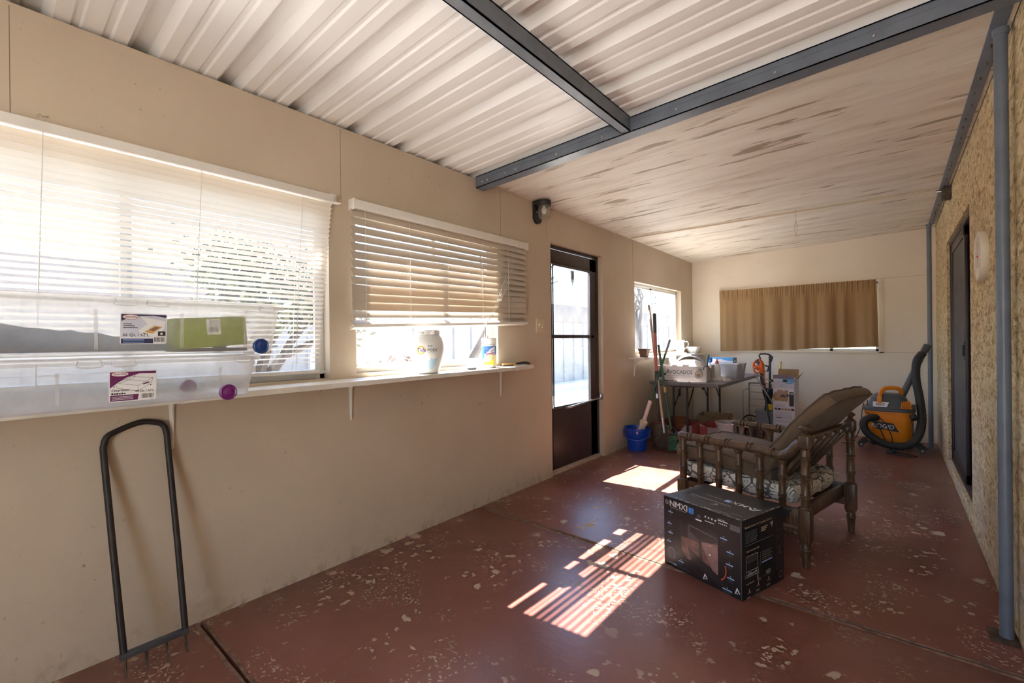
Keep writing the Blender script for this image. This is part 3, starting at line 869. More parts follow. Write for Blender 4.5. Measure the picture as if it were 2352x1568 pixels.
def slab_label(parent, y0, z0, w, h, hx, kind):
    F = FR((hx+.0065, y0, z0), (0,1,0), (.10,0,1)); m = MB()
    loft(m, [[(p[0]+w/2,p[1]+h/2,0) for p in rring(w/2,h/2,.006,0)], [(p[0]+w/2,p[1]+h/2,.0006) for p in rring(w/2,h/2,.006,0)]], 0, F, True, True)
    Q = lambda x0,y0,x1,y1,mm,z=.0009: m.quad(x0*w,y0*h,x1*w,y1*h,F,mm,z)
    P = lambda pts,mm,z=.0010: m.poly([(p[0]*w,p[1]*h) for p in pts],F,mm,z)
    T = lambda s,x,y,sz,mm,al='LEFT',sh=0.,b=0.: m.text(s,sz*h,F@TR(x*w,y*h,.0013),mm,al,sh,b)
    if kind == 'lo':
        P([(.02,.97),(.98,.97),(.98,.88),(.62,.90),(.35,.78),(.15,.60),(.02,.45)],1)
        P([(.03,.03),(.60,.03),(.60,.09),(.62,.22),(.03,.22)],1)
        m.disc((.22*w,.90*h),.18*w,F,3,.0011,24,.078*h); m.disc((.22*w,.90*h),.170*w,F,2,.00115,24,.066*h)
        T('Sterilite',.22,.872,.105,3,'CENTER',.25,.01)
        # line drawing of the bin
        ln = [((.12,.62),(.45,.80)),((.45,.80),(.92,.74)),((.92,.74),(.60,.50)),((.60,.50),(.12,.62)),((.12,.62),(.17,.45)),((.17,.45),(.60,.32)),((.60,.32),(.60,.50)),((.60,.32),(.88,.56)),((.88,.56),(.92,.74)),((.33,.72),(.78,.62)),((.2,.6),(.52,.76))]
        for a, b in ln:
            a = V((a[0]*w,a[1]*h,0)); b = V((b[0]*w,b[1]*h,0)); d = (b-a).normalized()*.0004; nn = V((-d.y,d.x,0))
            P([((a+nn).x/w,(a+nn).y/h),((b+nn).x/w,(b+nn).y/h),((b-nn).x/w,(b-nn).y/h),((a-nn).x/w,(a-nn).y/h)],5,.0011)
        P([(.70,.52),(.84,.57),(.84,.62),(.70,.56)],1,.0012)
        for c in ((.52,.82),(.1,.5),(.87,.50)): m.disc((c[0]*w,c[1]*h),.016*w,F,5,.0012,12)
        T('ClearView',.05,.345,.105,5,b=.008); [Q(.05+.05*k,.245,.09+.05*k,.30-.012*(k%2),5,.0012) for k in range(6)]
        T('60 Qt. / 57 L',.54,.285,.095,5,b=.006)
        for k in range(3): Q(.06,.07+.045*k,.50,.085+.045*k,4,.0012)
        bx = .66
    else:
        P([(.02,.22),(.98,.22),(.98,.97),(.02,.97)],6,.0009); P([(.02,.97),(.98,.97),(.98,.88),(.70,.94),(.40,.92),(.15,.84),(.02,.74)],1,.0010)
        Q(.02,.02,.70,.18,1)
        P([(.42,.90),(.97,.76),(.94,.52),(.76,.23),(.60,.25),(.43,.31),(.38,.45),(.57,.66)],4,.00105)
        P([(.50,.40),(.72,.61),(.90,.57),(.68,.34)],7,.00115); P([(.60,.46),(.74,.57),(.84,.55),(.70,.43)],8,.0012); P([(.47,.36),(.57,.31),(.57,.325),(.48,.375)],5,.0012)
        m.disc((.22*w,.88*h),.18*w,F,3,.0011,24,.082*h); m.disc((.22*w,.88*h),.170*w,F,2,.00117,24,.07*h)
        T('Sterilite',.22,.85,.105,3,'CENTER',.25,.01)
        for k in range(3): Q(.06,.52+.06*k if k else .52,.36-.06*k,.545+.06*k if k else .545,5,.0012)
        T('66 Qt. / 62 L',.05,.26,.13,5,b=.008)
        for k in range(3): Q(.06,.05+.045*k,.50,.065+.045*k,9,.0012)
        Q(.80,.27,.97,.42,5,.0012); m.disc((.88*w,.34*h),.03*w,F,4,.0013,12)
        bx = .70
    Q(bx,.04,.97,.24,4,.0012)
    rr = random.Random(5); x = bx+.02
    while x < .95:
        ww = rr.choice((.006,.010,.014)); Q(x,.07,x+ww,.22,5,.0014); x += ww+rr.choice((.007,.012))
    main = PM('plum_print',(.14,.015,.10),.5) if kind == 'lo' else PM('navy_print',(.03,.03,.09),.5)
    obj('paper_label', m, [MT['ink'], main, MT['ink'], PM('maroon_oval',(.33,.03,.03),.5), MT['ink'], MT['dink'], PM('pale_print',(.62,.64,.75),.5), MT['tanw'], MT['terra'], MT['pblue']], parent, sharp=10)
slab_label(lo_, .012, .018, .119, .097, .198, 'lo')
slab_label(hi_, -.045, .036, .120, .098, .198, 'hi')

# folded blue-grey cloth inside the upper bin
g = MB(); G = []
for i in range(24):
    u = i/23; row = []
    for j in range(30):
        a = 2*pi*j/29
        y = -.37+.46*u
        hh = (.088-.050*u**1.4)*(1+.22*noise.noise((u*7,cos(a)*2,sin(a)*2))+.10*noise.noise((u*19,a*3,7)))
        x = .015+.155*cos(a)*(1-.1*u)*(1 if abs(cos(a)) < .99 else .97); z = .006+max(-.9,sin(a))*hh*.5+hh*.52+ (.006*noise.noise((u*14,a*2,3)) if sin(a) > 0 else 0)
        row.append((x,y,max(.012,z)))
    G.append(row)
g.sheet(G); g.add(G[0],[list(range(30))]); g.add(G[-1],[list(range(30))[::-1]])
cl = obj('folded_cloth', g, mat_fabric('blue_grey_cloth',(.045,.085,.16),(.14,.21,.33),300.))
cl.location = (BX-.002,BY+.085,1.1685); cl.rotation_euler = (0,0,radians(2.4))
tag(cl, 'folded blue-grey cloth seen through the upper storage bin', 'cloth')
gb = thing('gift_box', 'olive green box with a barcode sticker inside the upper storage bin', 'box', (BX+.075,BY+.315,1.192), 0, None, (radians(4),radians(0),radians(4)))
m = MB().box(-.085,-.115,0,.085,.115,.108,b=.004)
obj('carton', m, PM('olive_green_card',(.27,.33,.022),.5,var=.15,vs=9.), gb)
F = FR((.0855,-.02,.045),(0,1,0),(0,0,1)); m = MB().quad(0,0,.045,.056,F,0)
rr = random.Random(9); x = .008
while x < .037:
    ww = rr.choice((.0008,.0016)); m.quad(x,.010,x+ww,.028,F,1,.0003); x += ww+rr.choice((.001,.0018))
m.text('SORA',.011,F@TR(.038,.052,.0003,rz=pi),1,'LEFT',0,.01)
for k in range(3): m.quad(.006,.036-.0045*k+.004,.038,.0375-.0045*k+.004,F,2,.0003)
obj('sticker', m, [MT['ink'],MT['dink'],MT['greyink']], gb)
m = MB().box(-.06,-.12,0,.10,.10,.012,b=.002)
o = obj('flat_book', m, PM('dark_plum_cover',(.09,.05,.09),.5), None, (BX+.05,BY+.33,1.1755), (0,0,radians(3)))
tag(o, 'thin dark plum booklet under the green box in the upper bin', 'book')

# ------------------------------------------------------------------ things on the front shelf
td = thing('detergent_tub', 'large rounded white detergent pod tub on the window shelf', 'detergent tub', (-2.218,1.812,1.0085), radians(50))
prof = [(.062,0),(.073,.006),(.087,.046),(.099,.10),(.105,.15),(.103,.185),(.095,.215),(.079,.236),(.070,.241)]
m = MB().lathe(prof, 48, 0, None, 1., .80)
F0 = lambda z, r, a=0: FR((r*sin(a), -r*.80*cos(a), z), (cos(a), sin(a)*.9, 0), (0,0,1))
def onbody(u, z):
    # point on front of tub at lateral angle u (radians) and height z
    r = .0
    for (r0,z0),(r1,z1) in zip(prof[:-1],prof[1:]):
        if z0 <= z <= z1: r = r0+(r1-r0)*(z-z0)/(z1-z0)
    return (r+.0008)*sin(u), -(r+.0008)*.80*cos(u), z
def wrap(mb, pts2, faces, mm, off=.0):
    vs = []
    for (x,z) in pts2:
        u = x/.103; px,py,pz = onbody(u, z); vs.append((px*(1+off),py*(1+off),pz))
    mb.add(vs, faces, mm)
def wdisc(mb, cx, cz, r0, r1, mm, a0=0, a1=2*pi, n=36, off=.004):
    pts = []; fs = []
    for k in range(n+1):
        a = a0+(a1-a0)*k/n; pts += [(cx+r0*cos(a),cz+r0*sin(a)),(cx+r1*cos(a),cz+r1*sin(a))]
    for k in range(n): fs.append((2*k,2*k+1,2*k+3,2*k+2))
    wrap(mb, pts, fs, mm, off)
def wtext(mb, s, x, z, size, mm, al='LEFT', sh=0., b=0., off=.012, sx=1.):
    vs, fs = text_geo(s, al, sh, b); wrap(mb, [(x+p[0]*size*sx, z+p[1]*size) for p in vs], fs, mm, off)
# label panel: pale oval, pale blue sweep below
pts = []; fs = []
NU, NZ = 20, 16
for j in range(NZ+1):
    z = .026+.19*j/NZ; hw = .078*sqrt(max(0.0,1-((z-.124)/.106)**2))**.7
    for i in range(NU+1): pts.append((-hw+2*hw*i/NU, z))
for j in range(NZ):
    for i in range(NU): fs.append((j*(NU+1)+i,j*(NU+1)+i+1,(j+1)*(NU+1)+i+1,(j+1)*(NU+1)+i))
wrap(m, pts, fs, 1, .003)
pts = []; fs = []
for j in range(9):
    for i in range(NU+1):
        z0 = .028; u = -1+2*i/NU; zt = .078+.020*u
        z = z0+(zt-z0)*j/8; hw = .078*sqrt(max(0.0,1-((z-.124)/.106)**2))**.7
        pts.append((hw*u, z))
for j in range(8):
    for i in range(NU): fs.append((j*(NU+1)+i,j*(NU+1)+i+1,(j+1)*(NU+1)+i+1,(j+1)*(NU+1)+i))
wrap(m, pts, fs, 2, .0045)
wdisc(m, -.034, .145, .018, .026, 3, off=.008); wdisc(m, -.034, .145, .0, .017, 4, off=.007)
wtext(m,'Tide',-.058,.136,.030,5,sh=.15,b=.02); wtext(m,'PODS',.004,.137,.024,6,b=.006)
wtext(m,'FREE & GENTLE',.004,.127,.0065,7); wrap(m,[(-.060,.106),(-.014,.106),(-.014,.1085),(-.060,.1085)],[(0,1,2,3)],7,.008)
for k in range(3): wdisc(m, .010+.010*k, .170, 0, .0035, 6, n=10, off=.008)
for k in range(3): wrap(m,[(-.035,.098-.007*k),(.030-.006*k,.098-.007*k),(.030-.006*k,.100-.007*k),(-.035,.100-.007*k)],[(0,1,2,3)],7,.008)
pts = [(.022,.100),(.044,.088),(.054,.100),(.044,.112),(.026,.112)]; wrap(m,pts,[list(range(5))],8,.008)
pts = [(.020,.090),(.040,.082),(.056,.092),(.052,.098),(.040,.090),(.024,.096)]; wrap(m,pts,[list(range(6))],2,.010)
for cx in (-.044,-.026): wdisc(m, cx, .068, .0062, .0078, 9, n=18, off=.010); wrap(m,[(cx-.004,.064),(cx+.0045,.071),(cx+.004,.072),(cx-.005,.065)],[(0,1,2,3)],9,.011)
for k in range(2): wrap(m,[(-.010,.070-.006*k),(.028,.070-.006*k),(.028,.0718-.006*k),(-.010,.0718-.006*k)],[(0,1,2,3)],4,.010)
obj('tub_body', m, [MT['wplast'], PM('label_white',(.78,.78,.76),.35), PM('label_pale_blue',(.45,.62,.72),.35), PM('label_orange',(.85,.42,.06),.4), PM('label_yellow',(.92,.86,.72),.4), PM('label_indigo',(.045,.05,.32),.4), MT['dink'], MT['greyink'], MT['ink'], PM('label_red',(.55,.10,.07),.4)], td, sharp=40)
m = MB().lathe([(.076,.238),(.079,.240),(.079,.262),(.074,.266),(0,.267)], 48, 0, None, 1., .82, fn=lambda a,z: 1+.008*cos(36*a)).box(-.05,-.073,.240,-.02,-.060,.259,b=.004).box(.02,-.073,.240,.05,-.060,.259,b=.004)
obj('lid', m, MT['wplast'], td)

ly = thing('wipes_canister', 'white wipes canister with blue and yellow label near shelf end', 'canister', (-2.240,2.40,1.013), radians(41))
R = .0525
m = MB().lathe([(R-.004,0),(R,.004),(R,.183),(R-.003,.186)], 40)
def cwrap(x0,z0,x1,z1,mm,off=.0006,n=14):
    pts=[];fs=[]
    for i in range(n+1):
        a=(x0+(x1-x0)*i/n)/R
        for z in (z0,z1): pts.append(((R+off)*sin(a),-(R+off)*cos(a),z))
    for i in range(n): fs.append((2*i,2*i+2,2*i+3,2*i+1))
    m.add(pts,fs,mm)
def cpoly(pp,mm,off=.0010):
    m.add([((R+off)*sin(x/R),-(R+off)*cos(x/R),z) for x,z in pp],[list(range(len(pp)))],mm)
def ctext(s,x,z,size,mm,al='CENTER',sh=0.,b=0.,rot=0.):
    vs,fs=text_geo(s,al,sh,b); c_,s_=cos(rot),sin(rot)
    m.add([((R+.0022)*sin((x+(p[0]*c_-p[1]*s_)*size)/R),-(R+.0022)*cos((x+(p[0]*c_-p[1]*s_)*size)/R),z+(p[0]*s_+p[1]*c_)*size) for p in vs],fs,mm)
cwrap(-.075,.02,.075,.155,1); cwrap(-.075,.095,.075,.155,2,.0008)
# white swoosh with the wordmark
for i in range(12):
    x=-.022+.070*i/12; x2=x+.0059
    f=lambda q:.152-.055*((.055-q)/.08)**2
    g_=lambda q:.098+.10*max(0,q+.02)**1.2*.6
    cpoly([(x,g_(x)),(x2,g_(x2)),(x2,f(x2)),(x,f(x))],3,.0014)
for i in range(10):
    x=-.075+.06*i/10; x2=x+.0061
    f=lambda q:.04+.060*((q+.075)/.075)
    cpoly([(x,f(x)),(x2,f(x2)),(x2,.10),(x,.10)],3 if i>6 else 2,.0012)
ctext('Lysol',.006,.113,.034,4,'CENTER',.25,.0,.16)
for i in range(10):
    x=-.020+.062*i/10; x2=x+.0062; f=lambda q:.098+.012*(q+.02)/.06-4.*(q-.011)**2
    cpoly([(x,f(x)-.004),(x2,f(x2)-.004),(x2,f(x2)+.001),(x,f(x)+.001)],5,.0018); cpoly([(x,f(x)+.001),(x2,f(x2)+.001),(x2,f(x2)+.004),(x,f(x)+.004)],4,.0018)
for k in range(4): cwrap(-.010,.082-.008*k,.036-.003*(k%2),.0845-.008*k,6,.0014,6)
cwrap(-.04,.022,.045,.045,7,.0012); cwrap(.01,.05,.042,.058,7,.0012)
cwrap(-.05,.164,.05,.167,6,.0008)
obj('canister_body', m, [MT['wplast'],PM('wipes_yellow',(.86,.74,.36),.4),PM('wipes_blue',(.06,.18,.55),.4),MT['ink'],PM('wipes_navy',(.02,.04,.20),.4),PM('wipes_red',(.66,.05,.03),.4),MT['greyink'],PM('wipes_lemon',(.86,.68,.06),.4)], ly, sharp=40)
m = MB().lathe([(R-.002,.183),(R+.001,.186),(R+.001,.208),(R-.004,.213),(.02,.215),(0,.215)], 40)
m.tube([(-.014,0,.214),(-.016,0,.236),(-.006,0,.246),(.008,0,.246),(.016,0,.236),(.014,0,.214)], .0022, 6)
obj('lid', m, MT['wplast'], ly)

cs = thing('clear_clamshell', 'small clear plastic tub with black base beside wipes canister', 'container', (-2.225,2.205,1.013), radians(-40))
obj('tray', MB().box(-.045,-.032,0,.045,.032,.016,b=.004), MT['dgrey'], cs)
m = MB(); loft(m, [rring(.046,.034,.012,.012), rring(.050,.038,.012,.018), rring(.044,.032,.012,.045), rring(.03,.02,.012,.05)], cap0=False, cap1=True)
obj('cover', m, MT['clear'], cs)
wb_ = thing('wire_brush', 'wire brush with black handle lying on the end of the shelf', 'brush', (-2.216,2.685,1.0155), atan2(2.80-2.58,-2.175+2.262))
obj('block', MB().box(-.125,-.011,.006,-.01,.011,.020,b=.004), MT['tanw'], wb_)
obj('bristles', MB().box(-.118,-.008,0,-.035,.008,.008), MT['rust'], wb_)
m = MB().tube(spline([(-.012,0,.014),(.02,0,.016),(.07,0,.020),(.105,0,.014),(.118,0,.012)],5), [.010]*5+[.0115]*5+[.013]*5+[.010]*5+[.004], 10, sq=(1.1,.8))
obj('handle', m, MT['black'], wb_)
st = thing('stir_stick', 'flat pale wooden stick lying on the front shelf', 'stick', (-2.19,2.06,1.0115), radians(78))
obj('stick', MB().box(-.07,-.007,0,.07,.007,.002), MT['tanw'], st)

# ------------------------------------------------------------------ U shaped broadfork against the wall
bf = thing('broadfork', 'black U-handled broadfork leaning on the wall below the bins', 'garden fork', (-2.14,.43,0))
f0 = V((0,-.088,.078)); f1 = V((0,.098,.078))
m = MB().box(-.011,-.100,.066,.011,.108,.088,b=.003)
obj('crossbar', m, MT['dgrey'], bf)
for k in range(4):
    y = -.084+.0605*k
    m = MB().tube([(.0,y,.075),(.003,y,.03),(.022,y,.002)], [.0045,.004,.0015], 8)
    obj('tine', m, MT['rust'], bf)
path = [(0,-.088,.078),(-.072,-.104,.44),(-.148,-.118,.80)]
topc = spline([(-.150,-.118,.815),(-.153,-.108,.850),(-.156,-.082,.868),(-.158,-.01,.893),(-.156,.045,.886),(-.153,.070,.868),(-.150,.079,.830)],6)
path2 = [(-.148,.080,.80),(-.072,.090,.44),(0,.098,.078)]
m = MB().tube(path+topc+path2, .0110, 12)
obj('handle_tube', m, PM('worn_black_pipe',(.030,.026,.023),.5,.3,.5,.3,20.), bf)

# ------------------------------------------------------------------ recliner chair
CH = thing('spindle_armchair', 'dark bamboo-turned wooden armchair with tilted brown back cushion', 'chair', (-.359,2.801,0), radians(167.58))
W_ = -.697; DP = .705
def bamboo(mb, x, y, z0, z1, r, rings, cap=False):
    prof = [(r*.96,z0)]
    for z in sorted(rings):
        prof += [(r*.95,z-.012),(r*1.0,z-.0095),(r*1.16,z-.0075),(r*1.16,z-.0035),(r*.98,z-.0005),(r*.98,z+.0005),(r*1.16,z+.0035),(r*1.16,z+.0075),(r*1.0,z+.0095),(r*.95,z+.012)]
    prof += [(r*.96,z1)]
    mb.lathe(prof, 22, 0, TR(x,y,0))
def leg_back(y):
    m = MB(); r = .0225
    m.lathe([(.0165,0),(.019,.004),(.0175,.012),(.0215,.085),(.024,.090),(.0265,.094),(.024,.098),(.0235,.100),(.0265,.104),(.024,.109),(.0225,.116),(.022,.135)], 22, 0, TR(0,y,0))
    s = .0275
    m.box(-s,y-s,.150,s,y+s,.306,b=.003)
    m.hexa([(-.020,y-.020,.125),(.020,y-.020,.125),(.020,y+.020,.125),(-.020,y+.020,.125)],[(-s,y-s,.151),(s,y-s,.151),(s,y+s,.151),(-s,y+s,.151)])
    bamboo(m, 0, y, .30, .632, r, [.371,.478,.574])
    m.lathe([(.024,.305),(.028,.309),(.024,.315)], 22, 0, TR(0,y,0)); m.lathe([(.024,.618),(.027,.623),(.024,.628)], 22, 0, TR(0,y,0))
    m.box(-.026,y-.026,.628,.026,y+.026,.692,b=.005,seg=2)
    m.lathe([(.022,.690),(.024,.697),(.017,.703),(.012,.708),(.014,.714),(.026,.722),(.0275,.731),(.021,.740),(.008,.744),(0,.744)], 22, 0, TR(0,y,0))
    return m
def leg_front(y):
    m = MB(); s = .0275
    m.lathe([(.0165,0),(.019,.004),(.0175,.012),(.0215,.085),(.026,.094),(.023,.100),(.026,.105),(.0225,.116),(.022,.135)], 22, 0, TR(DP,y,0))
    m.box(DP-s,y-s,.14,DP+s,y+s,.298,b=.003)
    bamboo(m, DP, y, .295, .575, .0225, [.378,.487]); m.lathe([(.024,.297),(.028,.302),(.024,.308)],22,0,TR(DP,y,0))
    return m
for y in (0, W_):
    obj('leg', leg_back(y), MT['wood'], CH); obj('leg', leg_front(y), MT['wood'], CH)
    m = MB()
    pts = spline([(DP+.028,y,.580),(DP-.06,y,.580),(.45,y,.578),(.22,y,.574),(.155,y,.568),(.115,y,.566),(.075,y,.590),(.045,y,.628),(.02,y,.655)],6)
    n = len(pts); rad = []
    for p in pts:
        base = .0232 if p.x > .14 else .0232+.004*(1-abs(p.x-.09)/.07 if abs(p.x-.09) < .07 else 0)
        rad.append(base)
    rad[0] = .018
    m.tube(pts, rad, 18)
    for s_ in (.655,.537,.412,.285,.160):
        for o_ in ((-.0105,.0105) if s_ > .2 else (0.,)):
            m.lathe([(.0225,-.0055),(.0285,-.003),(.0285,.003),(.0225,.0055)], 20, 0, FR((s_+o_,y,.579 if s_ > .2 else .570),(0,1,0),(0,0,1)))
    obj('armrest', m, MT['wood'], CH)
    for s_ in (.588,.468,.348,.229,.112):
        m = MB(); zt = .560 if s_ > .15 else .548
        bamboo(m, s_, y, .285, zt, .0188, [.352,.455]); m.lathe([(.0185,zt-.028),(.025,zt-.012),(.025,zt-.004),(.019,zt)],20,0,TR(s_,y,0))
        obj('spindle', m, MT['wood'], CH)
    m = MB().box(.02,y-.012,.205 if y == 0 else .165,DP-.02,y+.012,.298,b=.003)
    obj('side_rail', m, MT['wood'], CH)
m = MB().tube([(.0,0,.165),(.62,0,.165)], .0175, 16)
for s_ in (.07,.2,.34,.48): 
    for o_ in (-.007,.007): m.lathe([(.017,-.004),(.0215,-.002),(.0215,.002),(.017,.004)],16,0,FR((s_+o_,0,.165),(0,1,0),(0,0,1)))
obj('stretcher', m, MT['wood'], CH)
obj('cross_rail', MB().box(DP-.012,W_+.02,.205,DP+.012,-.02,.296,b=.003), MT['wood'], CH); obj('cross_rail', MB().box(.03,W_+.02,.215,.055,-.02,.292,b=.003), MT['wood'], CH)
m = MB()
m.box(-.014,W_+.02,.638,.016,-.02,.684,b=.004)
obj('back_support_bar', m, MT['wood'], CH)
# reclined back frame: slats from the seat up past the support bar
a0 = V((.245,0,.30)); a1 = V((-.022,0,.668)); ax = (a1-a0).normalized(); L_ = (a1-a0).length
for y in (-.105,-.235,-.365,-.495,-.600):
    m = MB().box(0,-.024,-.009,L_,.024,.009,b=.002, M=FR((a0.x,y,a0.z),ax,(0,1,0)))
    obj('back_slat', m, MT['wood'], CH)
for u0,u1 in ((-.02,.05),): obj('back_frame_rail', MB().box(u0,-.66,-.011,u1,-.05,.011,b=.002,M=FR((a0.x,0,a0.z),ax,(0,1,0))), MT['wood'], CH)

def cushion(name, M, L, Wd, T, mat, bulge=.03, parent=None, pipe=True, fold=None, n=22, sag=None, wr=.004, seed=1.):
    """box cushion in local frame: x length, y width, z thickness"""
    m = MB(); 
    def se(t, p=.16): return math.copysign(abs(t)**p, t) if t else 0.
    def shape(u, v, top):
        ex = 1-.030*abs(v)**3; ey = 1-.030*abs(u)**3
        # corners ease outwards slightly, faces puff
        p = (1-u*u)*(1-v*v)
        z = (T/2+bulge*p**.6)*(1 if top else -1)
        z += wr*noise.noise((u*3.1+seed,v*3.7,seed*2.3+(4 if top else 0)))
        x = u*L/2*ex; y = v*Wd/2*ey
        if sag: z += sag(u, v)
        return V((x,y,z))
    for top in (True, False):
        G = [[shape(-1+2*i/n,-1+2*j/n,top) for j in range(n+1)] for i in range(n+1)]
        if not top: G = [r[::-1] for r in G]
        m.sheet(G, 0, 0, M)
    per = [(-1+2*i/n,-1) for i in range(n)]+[(1,-1+2*j/n) for j in range(n)]+[(1-2*i/n,1) for i in range(n)]+[(-1,1-2*j/n) for j in range(n)]
    rows = []
    for k in range(7):
        w = k/6; row = []
        for (u,v) in per+[per[0]]:
            a = shape(u,v,False); b = shape(u,v,True); p = a.lerp(b, w)
            d = V((u if abs(u) >= .999 else 0, v if abs(v) >= .999 else 0, 0))
            if d.length: d.normalize()
            row.append(p+d*(.013*sin(pi*w)))
        rows.append(row)
    m.sheet([r for r in zip(*rows)][::-1], 0, 0, M)
    o = obj(name, m, mat, parent, sharp=60)
    if pipe:
        for top in (True, False):
            pm = MB().tube([M @ shape(u,v,top) for (u,v) in per], .0062, 8, closed=True)
            obj('piping', pm, MT['piping'], o)
    return o
nrm = V((0,1,0)).cross(ax)   # normal of the back plane
if nrm.z < 0: nrm = -nrm
ax2 = V((-.586,0,.81)).normalized(); n2 = V((.81,0,.586)).normalized()
Mb = FR((.113, W_/2, .640), ax2, n2.cross(ax2))
cushion('back_cushion', Mb, .67, .60, .064, MT['fabric'], .028, CH, seed=2., wr=.007, sag=lambda u,v: -.040*max(0,u-.25)**2+.016*(1-u*u)*(1-.5*v*v)-.006)
Ms = TR(.455, W_/2, .492, 0, 0, radians(9))
cushion('seat_cushion', TR(.49,W_/2,.458) @ Matrix.Rotation(radians(-4.5),4,'Y'), .60, .585, .080, MT['fabric'], .018, CH, seed=5., wr=.009, sag=lambda u,v: -.020*max(0,-u)**2-.015*max(0,u-.4))
cushion('paisley_cushion', TR(.395,W_/2,.353) @ Matrix.Rotation(radians(-1.5),4,'Y'), .66, .635, .092, MT['paisley'], .014, CH, pipe=False, seed=8., wr=.010)

# ------------------------------------------------------------------ black product carton on the floor
BXX = thing('black_carton', 'scuffed black computer case carton standing on the red floor', 'box', (-.954,2.387,0), radians(-17.8))
w, dpt, h = .439, .360, .366
m = MB(); m.box(0,0,0,w,dpt,h,0,None,.004,2)
FF = FR((0,-.0006,0),(1,0,0),(0,0,1)); FRt = FR((w+.0006,0,0),(0,1,0),(0,0,1)); FT = FR((w,dpt,h+.0006),(-1,0,0),(0,-1,0))
# materials: 0 black 1 white 2 blue 3 dark grey print 4 grey ink 5 photo brown 6 photo dark 7 pale 8 red 9 tape
rr = random.Random(21)
# front: wordmark and badge
m.ringp((.022,.336),.009,.0115,FF,4); m.ringp((.022,.336),.004,.006,FF,4)
[m.text('NMXI',.044,FF@TR(.037+dx_,.321+dz_,0),1,'LEFT',0,0.,1.02) for dx_,dz_ in ((0,0),(.0011,0),(.0022,0),(.0011,.0007))]
m.quad(.157,.318,.185,.347,FF,2); m.text('2',.024,FF@TR(.166,.323,.0004),0)
for k in range(6): m.quad(.045+.017*k,.313,.058+.017*k,.316,FF,4)
# picture of an open case interior
m.poly([(.098,.295),(.205,.312),(.318,.258),(.318,.245),(.150,.262),(.104,.275)],FF,6,.0003)
m.poly([(.098,.292),(.150,.262),(.150,.155),(.104,.142)],FF,6,.0003)
m.poly([(.150,.262),(.318,.245),(.318,.070),(.150,.145)],FF,3,.0003)
m.poly([(.160,.252),(.300,.238),(.316,.225),(.280,.205),(.205,.205),(.165,.225)],FF,6,.0005)
m.poly([(.112,.185),(.210,.190),(.318,.205),(.318,.100),(.150,.080),(.112,.118)],FF,5,.0006)
m.poly([(.225,.195),(.318,.215),(.318,.070),(.295,.068)],FF,11,.0007)
m.poly([(.215,.205),(.228,.205),(.235,.110),(.215,.100)],FF,6,.0008)
m.poly([(.150,.145),(.318,.068),(.362,.030),(.330,.022),(.170,.080)],FF,6,.0009)
for k in range(9): m.disc((.175+.013*k,.257-.0016*k),.0022,FF,4,.0009,8)
m.ringp((.318,.105),.038,.044,FF,8,.001,20,-1.2,.5,1.3)
m.disc((.275,.150),.005,FF,1,.0011,12); m.quad(.272,.195,.286,.197,FF@TR(0,0,0),1,.001)
# callouts
for (x,y,wd) in ((.032,.286,.028),(.024,.224,.028),(.030,.176,.028),(.018,.128,.030),(.330,.252,.036),(.362,.198,.036),(.358,.140,.036),(.364,.078,.036),(.340,.018,.048),(.094,.048,.030)):
    m.quad(x,y,x+wd,y+.0055,FF,7,.0005); m.disc((x+wd*.5,y+.012),.0035,FF,4,.0005,10)
    for k in range(3): m.quad(x+.003,y-.006-.005*k,x+wd-.004-.002*k,y-.004-.005*k,FF,3,.0005)
m.quad(.030,.020,.080,.024,FF,4,.0005); m.quad(.060,.018,.082,.024,FF,7,.0006); m.quad(.085,.018,.16,.021,FF,3,.0005)
m.ringp((.052,.076),.022,.024,FF,4,.0005,26,0,2*pi,1.2)
for k in range(5): m.quad(.033,.060+.009*k,.071,.062+.009*k,FF,4,.0006)
m.ringp((.215,.318),.006,.008,FF,4); m.quad(.198,.297,.232,.304,FF,1,.0012)
for k in range(4): m.disc((.252+.018*k,.330-.001*k),.005,FF,1,.0004,6)
m.quad(.250,.308,.300,.3115,FF,1,.0012)
for k in range(5): m.disc((.325+.0095*k,.322),.0032,FF,1,.0006,5+k%2)
m.quad(.318,.333,.370,.337,FF,1); m.quad(.318,.340,.355,.343,FF,4)
for k in range(5): m.quad(.380,.333-.0055*k,.430,.3350-.0055*k,FF,4)
# little logo marks
for (x,y) in ((.236,.018),(.402,.022)):
    m.poly([(x,y),(x+.004,y),(x+.012,y+.020),(x+.022,y+.006),(x+.026,y+.008),(x+.013,y+.030),(x+.010,y+.030)],FF,1,.0012)
    m.quad(x+.006,y+.003,x+.016,y+.006,FF,1,.0012)
# right side
m.text('Modular Interior for Complete Control',.0150,FRt@TR(.022,.326,0),4+6,'LEFT',0,.004,.93)
for (x,y,n_,wd) in ((.022,.305,7,.105),):
    for k in range(n_): m.quad(x,y-.008*k,x+wd-.012*rr.random(),y-.008*k+.003,FRt,12)
for k in range(3): m.quad(.155,.302-.008*k,.215-.01*k,.306-.008*k,FRt,10)
m.poly([(.232,.312),(.262,.316),(.258,.300),(.250,.286),(.244,.300)],FRt,4)
m.quad(.022,.245,.262,.2462,FRt,4); m.text('Height Adjustable Shelf',.0115,FRt@TR(.030,.215,0),10,'LEFT',0,.004)
for a,b in (((.030,.195),(.125,.195)),((.125,.195),(.125,.125)),((.125,.125),(.030,.125)),((.030,.125),(.030,.195)),((.030,.125),(.022,.100)),((.022,.100),(.132,.100)),((.132,.100),(.125,.125))):
    a=V((*a,0)); b=V((*b,0)); dd=(b-a).normalized()*.0016; nn=V((-dd.y,dd.x,0))
    m.poly([(a+nn-dd)[:2],(b+nn+dd)[:2],(b-nn+dd)[:2],(a-nn-dd)[:2]],FRt,4)
m.poly([(.036,.110),(.060,.120),(.090,.112),(.118,.121),(.118,.108),(.036,.104)],FRt,4)
